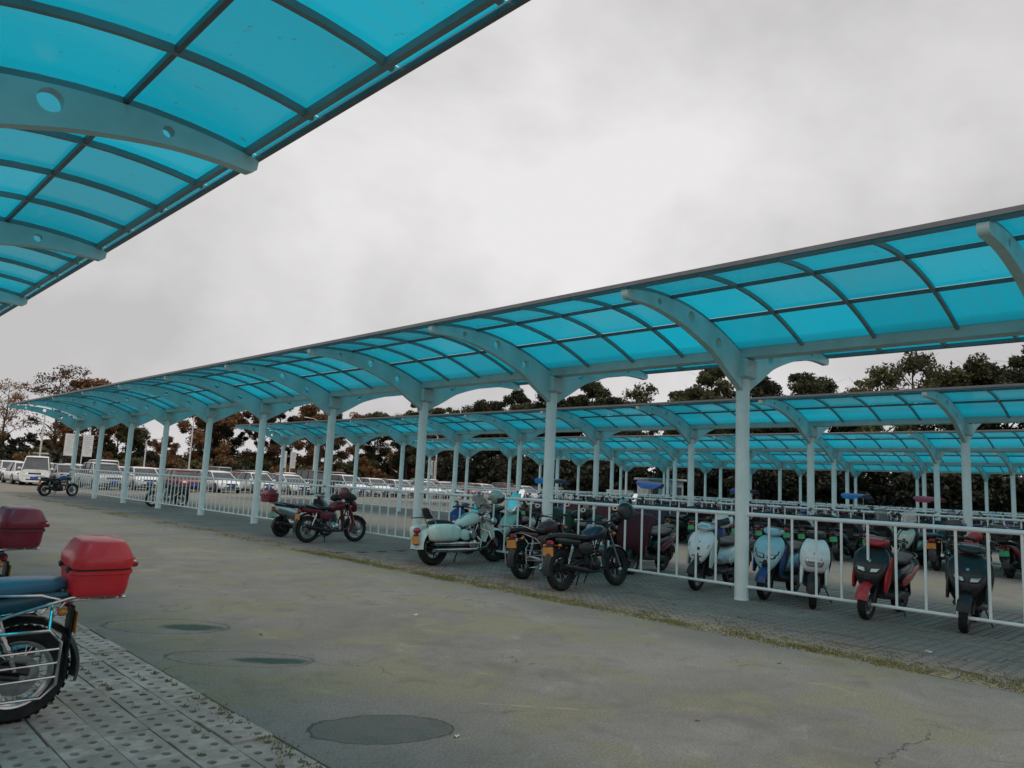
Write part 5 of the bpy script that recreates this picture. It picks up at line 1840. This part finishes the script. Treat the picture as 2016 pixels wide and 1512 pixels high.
# second line behind the railing, left of the pale scooter
T_apron = scooter(blackp, dkred, nose='round', lamp='cowl', quilt=('dark_wine', (74, 22, 34)), wheel_style='five', plate=plate_white)
put(T_apron, 'scooter', front=(11.5, 8.55), ang=PI+.15, label='scooter with a maroon wind apron behind the railing beside the black motorcycle', cat='scooter', lean=-.08)
T_gap = motorcycle(('forest', (24, 52, 42)), wheelbase=1.28, wheel_style='spoke', rim=chrome, muffs=True, apron=('green', (34, 62, 48)))
put(T_gap, 'motorcycle', front=(10.95, 10.1), ang=PI+.08, label='motorcycle under a dark green wind apron behind the railing', lean=-.08)
put(motorcycle(blackp, wheelbase=1.28, wheel_style='five', muffs=True, fairing=('coal', (30, 30, 32))), 'motorcycle', front=(11.0, 9.2), ang=PI+.05, label='black faired motorcycle behind the railing next to the green apron', lean=-.08)
put(scooter(('mint_scooter', (150, 196, 182)), blue, nose='round', lamp='cowl', screen=True), 'scooter', front=(10.95, 11.4), ang=PI+.0, label='mint and blue scooter with a windscreen behind the railing at the cruiser', cat='scooter', lean=-.08)
put(motorcycle(grey, wheelbase=1.28, wheel_style='spoke', rim=chrome, screen=True), 'motorcycle', front=(10.95, 12.5), ang=PI+.06, label='grey motorcycle with a small screen behind the railing left of the cruiser', lean=-.08)

# helmets
def helmet(col, loc, rz, label, tilt=(0, 0)):
    T = helmet_template(col)
    o = T.place('helmet', loc, rz, label, 'helmet', 'helmets left on handlebars')
    o.rotation_euler = (tilt[0], tilt[1], rz)
helmet(('pearl', (150, 170, 160)), (10.02, 10.66, 1.26), -1.2, 'dark and pale helmet hung on the white cruiser handlebar', (.5, .2))
helmet(blackp, (9.66, 7.30, 1.18), -1.8, 'black helmet on the handlebar of the large black motorcycle', (.3, .2))
helmet(('oxblood', (120, 28, 38)), (9.60, 15.4, 1.12), -1.3, 'dark red helmet resting on the maroon motorcycle handlebar', (.2, .1))
helmet(white, (11.15, 6.42, 1.10), PI+.1, 'white helmet on the pale scooter left of the first post', (.25, .2))

# ================================================================== the rows behind
VAR = [(scooter(('coal', (30, 30, 32)), grey, 'round', lamp='cowl'), 'scooter', 'black scooter'),
       (scooter(blue, ('coal', (30, 30, 32)), 'sport', lamp='double'), 'scooter', 'dark blue scooter'),
       (scooter(dkred, ('coal', (30, 30, 32)), 'round', lamp='cowl', basket=True), 'scooter', 'maroon scooter with a basket'),
       (motorcycle(blackp, wheelbase=1.28, wheel_style='five', rack=True), 'motorcycle', 'black motorcycle'),
       (scooter(('pearl', (190, 198, 196)), ('coal', (30, 30, 32)), 'round', lamp='cowl', screen=True), 'scooter', 'pearl scooter with a windscreen'),
       (scooter(('violet', (66, 52, 96)), ('coal', (30, 30, 32)), 'round', lamp='cowl'), 'scooter', 'violet scooter'),
       (scooter(('coal', (30, 30, 32)), blackp, 'round', quilt=('wine', (58, 22, 30)), basket=False), 'scooter', 'scooter with a wine-red quilt apron'),
       (motorcycle(red, wheelbase=1.26, wheel_style='spoke', rim=chrome, box=blackp, rack=True), 'motorcycle', 'red motorcycle with a black box'),
       (scooter(('moss', (40, 66, 52)), ('coal', (30, 30, 32)), 'round', quilt=('navy', (30, 36, 60))), 'scooter', 'green scooter with a navy quilt apron'),
       (scooter(('coal', (30, 30, 32)), red, 'sport', lamp='double', basket=True, box=('coal', (30, 30, 32))), 'scooter', 'black scooter with basket and box')]
CAN = {'blue': scooter(('coal', (30, 30, 32)), blue, 'round', canopy=('azure', (52, 116, 178))),
       'lilac': scooter(('coal', (30, 30, 32)), grey, 'round', canopy=('lilac', (104, 108, 176))),
       'purple': scooter(('coal', (30, 30, 32)), grey, 'round', canopy=('purple', (70, 56, 122))),
       'red': scooter(('coal', (30, 30, 32)), red, 'round', canopy=('rose', (186, 54, 76)))}
FAR = [(v[0].merged('far_'+v[1]), v[1], v[2]) for v in VAR]
rng = random.Random(23)

def row(cx, y0, y1, step, nose_in, where, full, skip=()):
    y, n = y0, 0
    while y < y1:
        gap = rng.random() < .05 or any(abs(y-q) < .55 for q in skip)
        if not gap and n < len(ORD):
            v = rng.randrange(len(VAR))
            toward = nose_in if rng.random() < .72 else not nose_in
            ang = (PI if toward else 0)+rng.gauss(0, .07)
            loc = (cx+rng.gauss(0, .10), y+rng.gauss(0, .06), 0)
            lab = VAR[v][2]+', '+ORD[n]+' from right, '+where
            if full:
                VAR[v][0].place(VAR[v][1], loc, ang, lab, VAR[v][1], G_MOTO, -.07)
            else:
                o = link(FAR[v][1], FAR[v][0], None, loc)
                o.rotation_euler = (-.07, 0, ang)
                tag(o, lab, VAR[v][1], G_MOTO)
            n += 1
        y += step*rng.uniform(.9, 1.15)

for v_, fx_, fy_, lb_ in ((3, 10.95, 10.75, 'black motorcycle squeezed in behind the railing right of the mint scooter'),
                         (9, 11.0, 11.95, 'black and red scooter squeezed in behind the railing left of the mint scooter'),
                         (1, 11.1, 13.25, 'dark blue scooter at the left end of the line behind the railing'),
                         (0, 12.9, 9.75, 'black scooter in the second line behind the green apron motorcycle'),
                         (5, 12.9, 7.75, 'violet scooter standing farther back, left of the pale scooter')):
    put(VAR[v_][0], VAR[v_][1], front=(fx_, fy_), ang=PI+rng.uniform(-.12, .12), label=lb_, cat=VAR[v_][1], lean=-.08)
row(20.45, 2.2, 20.5, .70, False, 'near side of second railing', True)
row(22.55, 2.0, 22.0, .72, True, 'far side of second railing', True, skip=(16.2, 21.0))
row(31.45, 3.0, 27.0, .74, False, 'near side of third railing', False)
row(33.60, 2.5, 27.0, .76, True, 'far side of third railing', False, skip=(18.5, 13.2, 10.3))
row(42.45, 3.0, 33.0, .84, False, 'before the fourth railing', False)
row(44.60, 4.0, 33.0, .90, True, 'beyond the fourth railing', False)
row(53.45, 3.0, 38.0, .92, False, 'before the farthest railing', False)
CAN['lilac'].place('scooter', (22.7, 16.2, 0), PI+.5, 'scooter with a lilac-blue sunshade behind the second railing', 'scooter', G_MOTO, -.05)
CAN['blue'].place('scooter', (22.7, 21.0, 0), PI+.2, 'scooter with an azure sunshade behind the second railing, left of the lilac one', 'scooter', G_MOTO, -.05)
CAN['purple'].place('scooter', (33.8, 18.5, 0), PI, 'scooter with a purple sunshade beyond the third railing', 'scooter', G_MOTO, -.05)
CAN['blue'].place('scooter', (33.8, 13.2, 0), PI, 'scooter with an azure sunshade beyond the third railing, between purple and rose ones', 'scooter', G_MOTO, -.05)
CAN['red'].place('scooter', (33.8, 10.3, 0), PI, 'scooter with a rose-red sunshade beyond the third railing', 'scooter', G_MOTO, -.05)

# ================================================================== car park beyond the shelter ends
CARS = {}
def car(kind, col):
    key = (kind, col[0])
    if key not in CARS:
        CARS[key] = car_template(kind, col)
    return CARS[key]
cw, cs, cr_, cb, cg = ('car_white', (226, 228, 228)), ('car_silver', (176, 180, 182)), ('car_red', (122, 22, 34)), ('car_black', (26, 27, 30)), ('car_grey', (120, 124, 128))
names = {'car_white': 'white', 'car_silver': 'silver', 'car_red': 'dark red', 'car_black': 'black', 'car_grey': 'grey'}
kn = {'sedan': 'sedan', 'suv': 'sport utility car', 'van': 'minivan', 'hatch': 'hatchback'}
rng = random.Random(5)
vt = car('van', cw)
o = vt.place('van', (12.3, 57.3, 0), -PI/2-.25, 'white minivan at the far left edge beside the black motorcycle', 'van', 'cars in the car park')
for r_, (s_, L0, L1) in enumerate(((53.0, 14.9, 60), (59.3, 12.0, 64), (68.5, 13, 70), (75.0, 14, 74), (83.5, 16, 78))):
    L_ = L0
    n = 0
    while L_ < L1:
        kind = rng.choices(['sedan', 'suv', 'hatch', 'van'], [9, 1.5, 4, .3])[0]
        col = rng.choices([cw, cs, cr_, cb, cg], [11, 4, 2, 1, 2])[0]
        if r_ == 0 and n in (2,):
            kind, col = 'sedan', cr_
        if r_ == 0 and n in (3, 4, 5):
            col = cw
        flip = (r_ % 2 == 1)
        ang = (-PI/2 if not flip else PI/2)+rng.gauss(0, .03)
        if r_ == 0 and L_ > 38 and False:
            pass
        rowname = ['front', 'second', 'third', 'fourth', 'fifth'][r_]
        car(kind, col).place('parked_car', (L_, s_+rng.gauss(0, .25), 0), ang,
                             names[col[0]]+' '+kn[kind]+', '+ORD[n]+' from left in the '+rowname+' car park row', 'car', 'cars in the car park')
        n += 1
        L_ += rng.uniform(2.35, 2.75)

# ================================================================== litter on the driveway
paper = mat('paper_scrap', (.62, .61, .58), .7, 0, .1, 20)
leafm = mat('fallen_leaf', (.22, .17, .06), .8, 0, .3, 20)
def scrap(loc, s, rz, m_, name, label):
    mb = MB()
    mb.quadgrid([[(-s, -s*.6, .004), (0, -s*.7, .012), (s, -s*.5, .003)], [(-s*.9, 0, .014), (0, 0, .006), (s*1.1, .1*s, .016)], [(-s*.8, s*.6, .003), (.1*s, s*.7, .013), (s*.9, s*.5, .005)]])
    o = link(name, mb.mesh(name, m_), None, loc, rz)
    tag(o, label, 'litter', 'litter on the ground')
scrap((5.43, 7.03, 0), .030, .4, paper, 'paper_scrap', 'small white paper scrap in the middle of the driveway')
scrap((8.86, 2.72, 0.0), .045, 1.0, paper, 'paper_scrap', 'white paper scrap on the paving at the right')
scrap((3.15, 3.60, 0), .018, .2, paper, 'paper_scrap', 'tiny white scrap right of the dark oil stain')
for i, (x, y, lb) in enumerate(((4.7, 2.9, 'dry fallen leaf at the bottom centre, below the pale scraped line'), (3.5, 6.9, 'dry fallen leaf just right of the two ring stains'),
                               (6.9, 3.4, 'dry fallen leaf near the mossy paving edge at the right'), (4.2, 9.3, 'dry fallen leaf farther up the driveway, beyond the ring stains'))):
    scrap((x, y, 0), .022, i*1.3, leafm, 'fallen_leaf', lb)
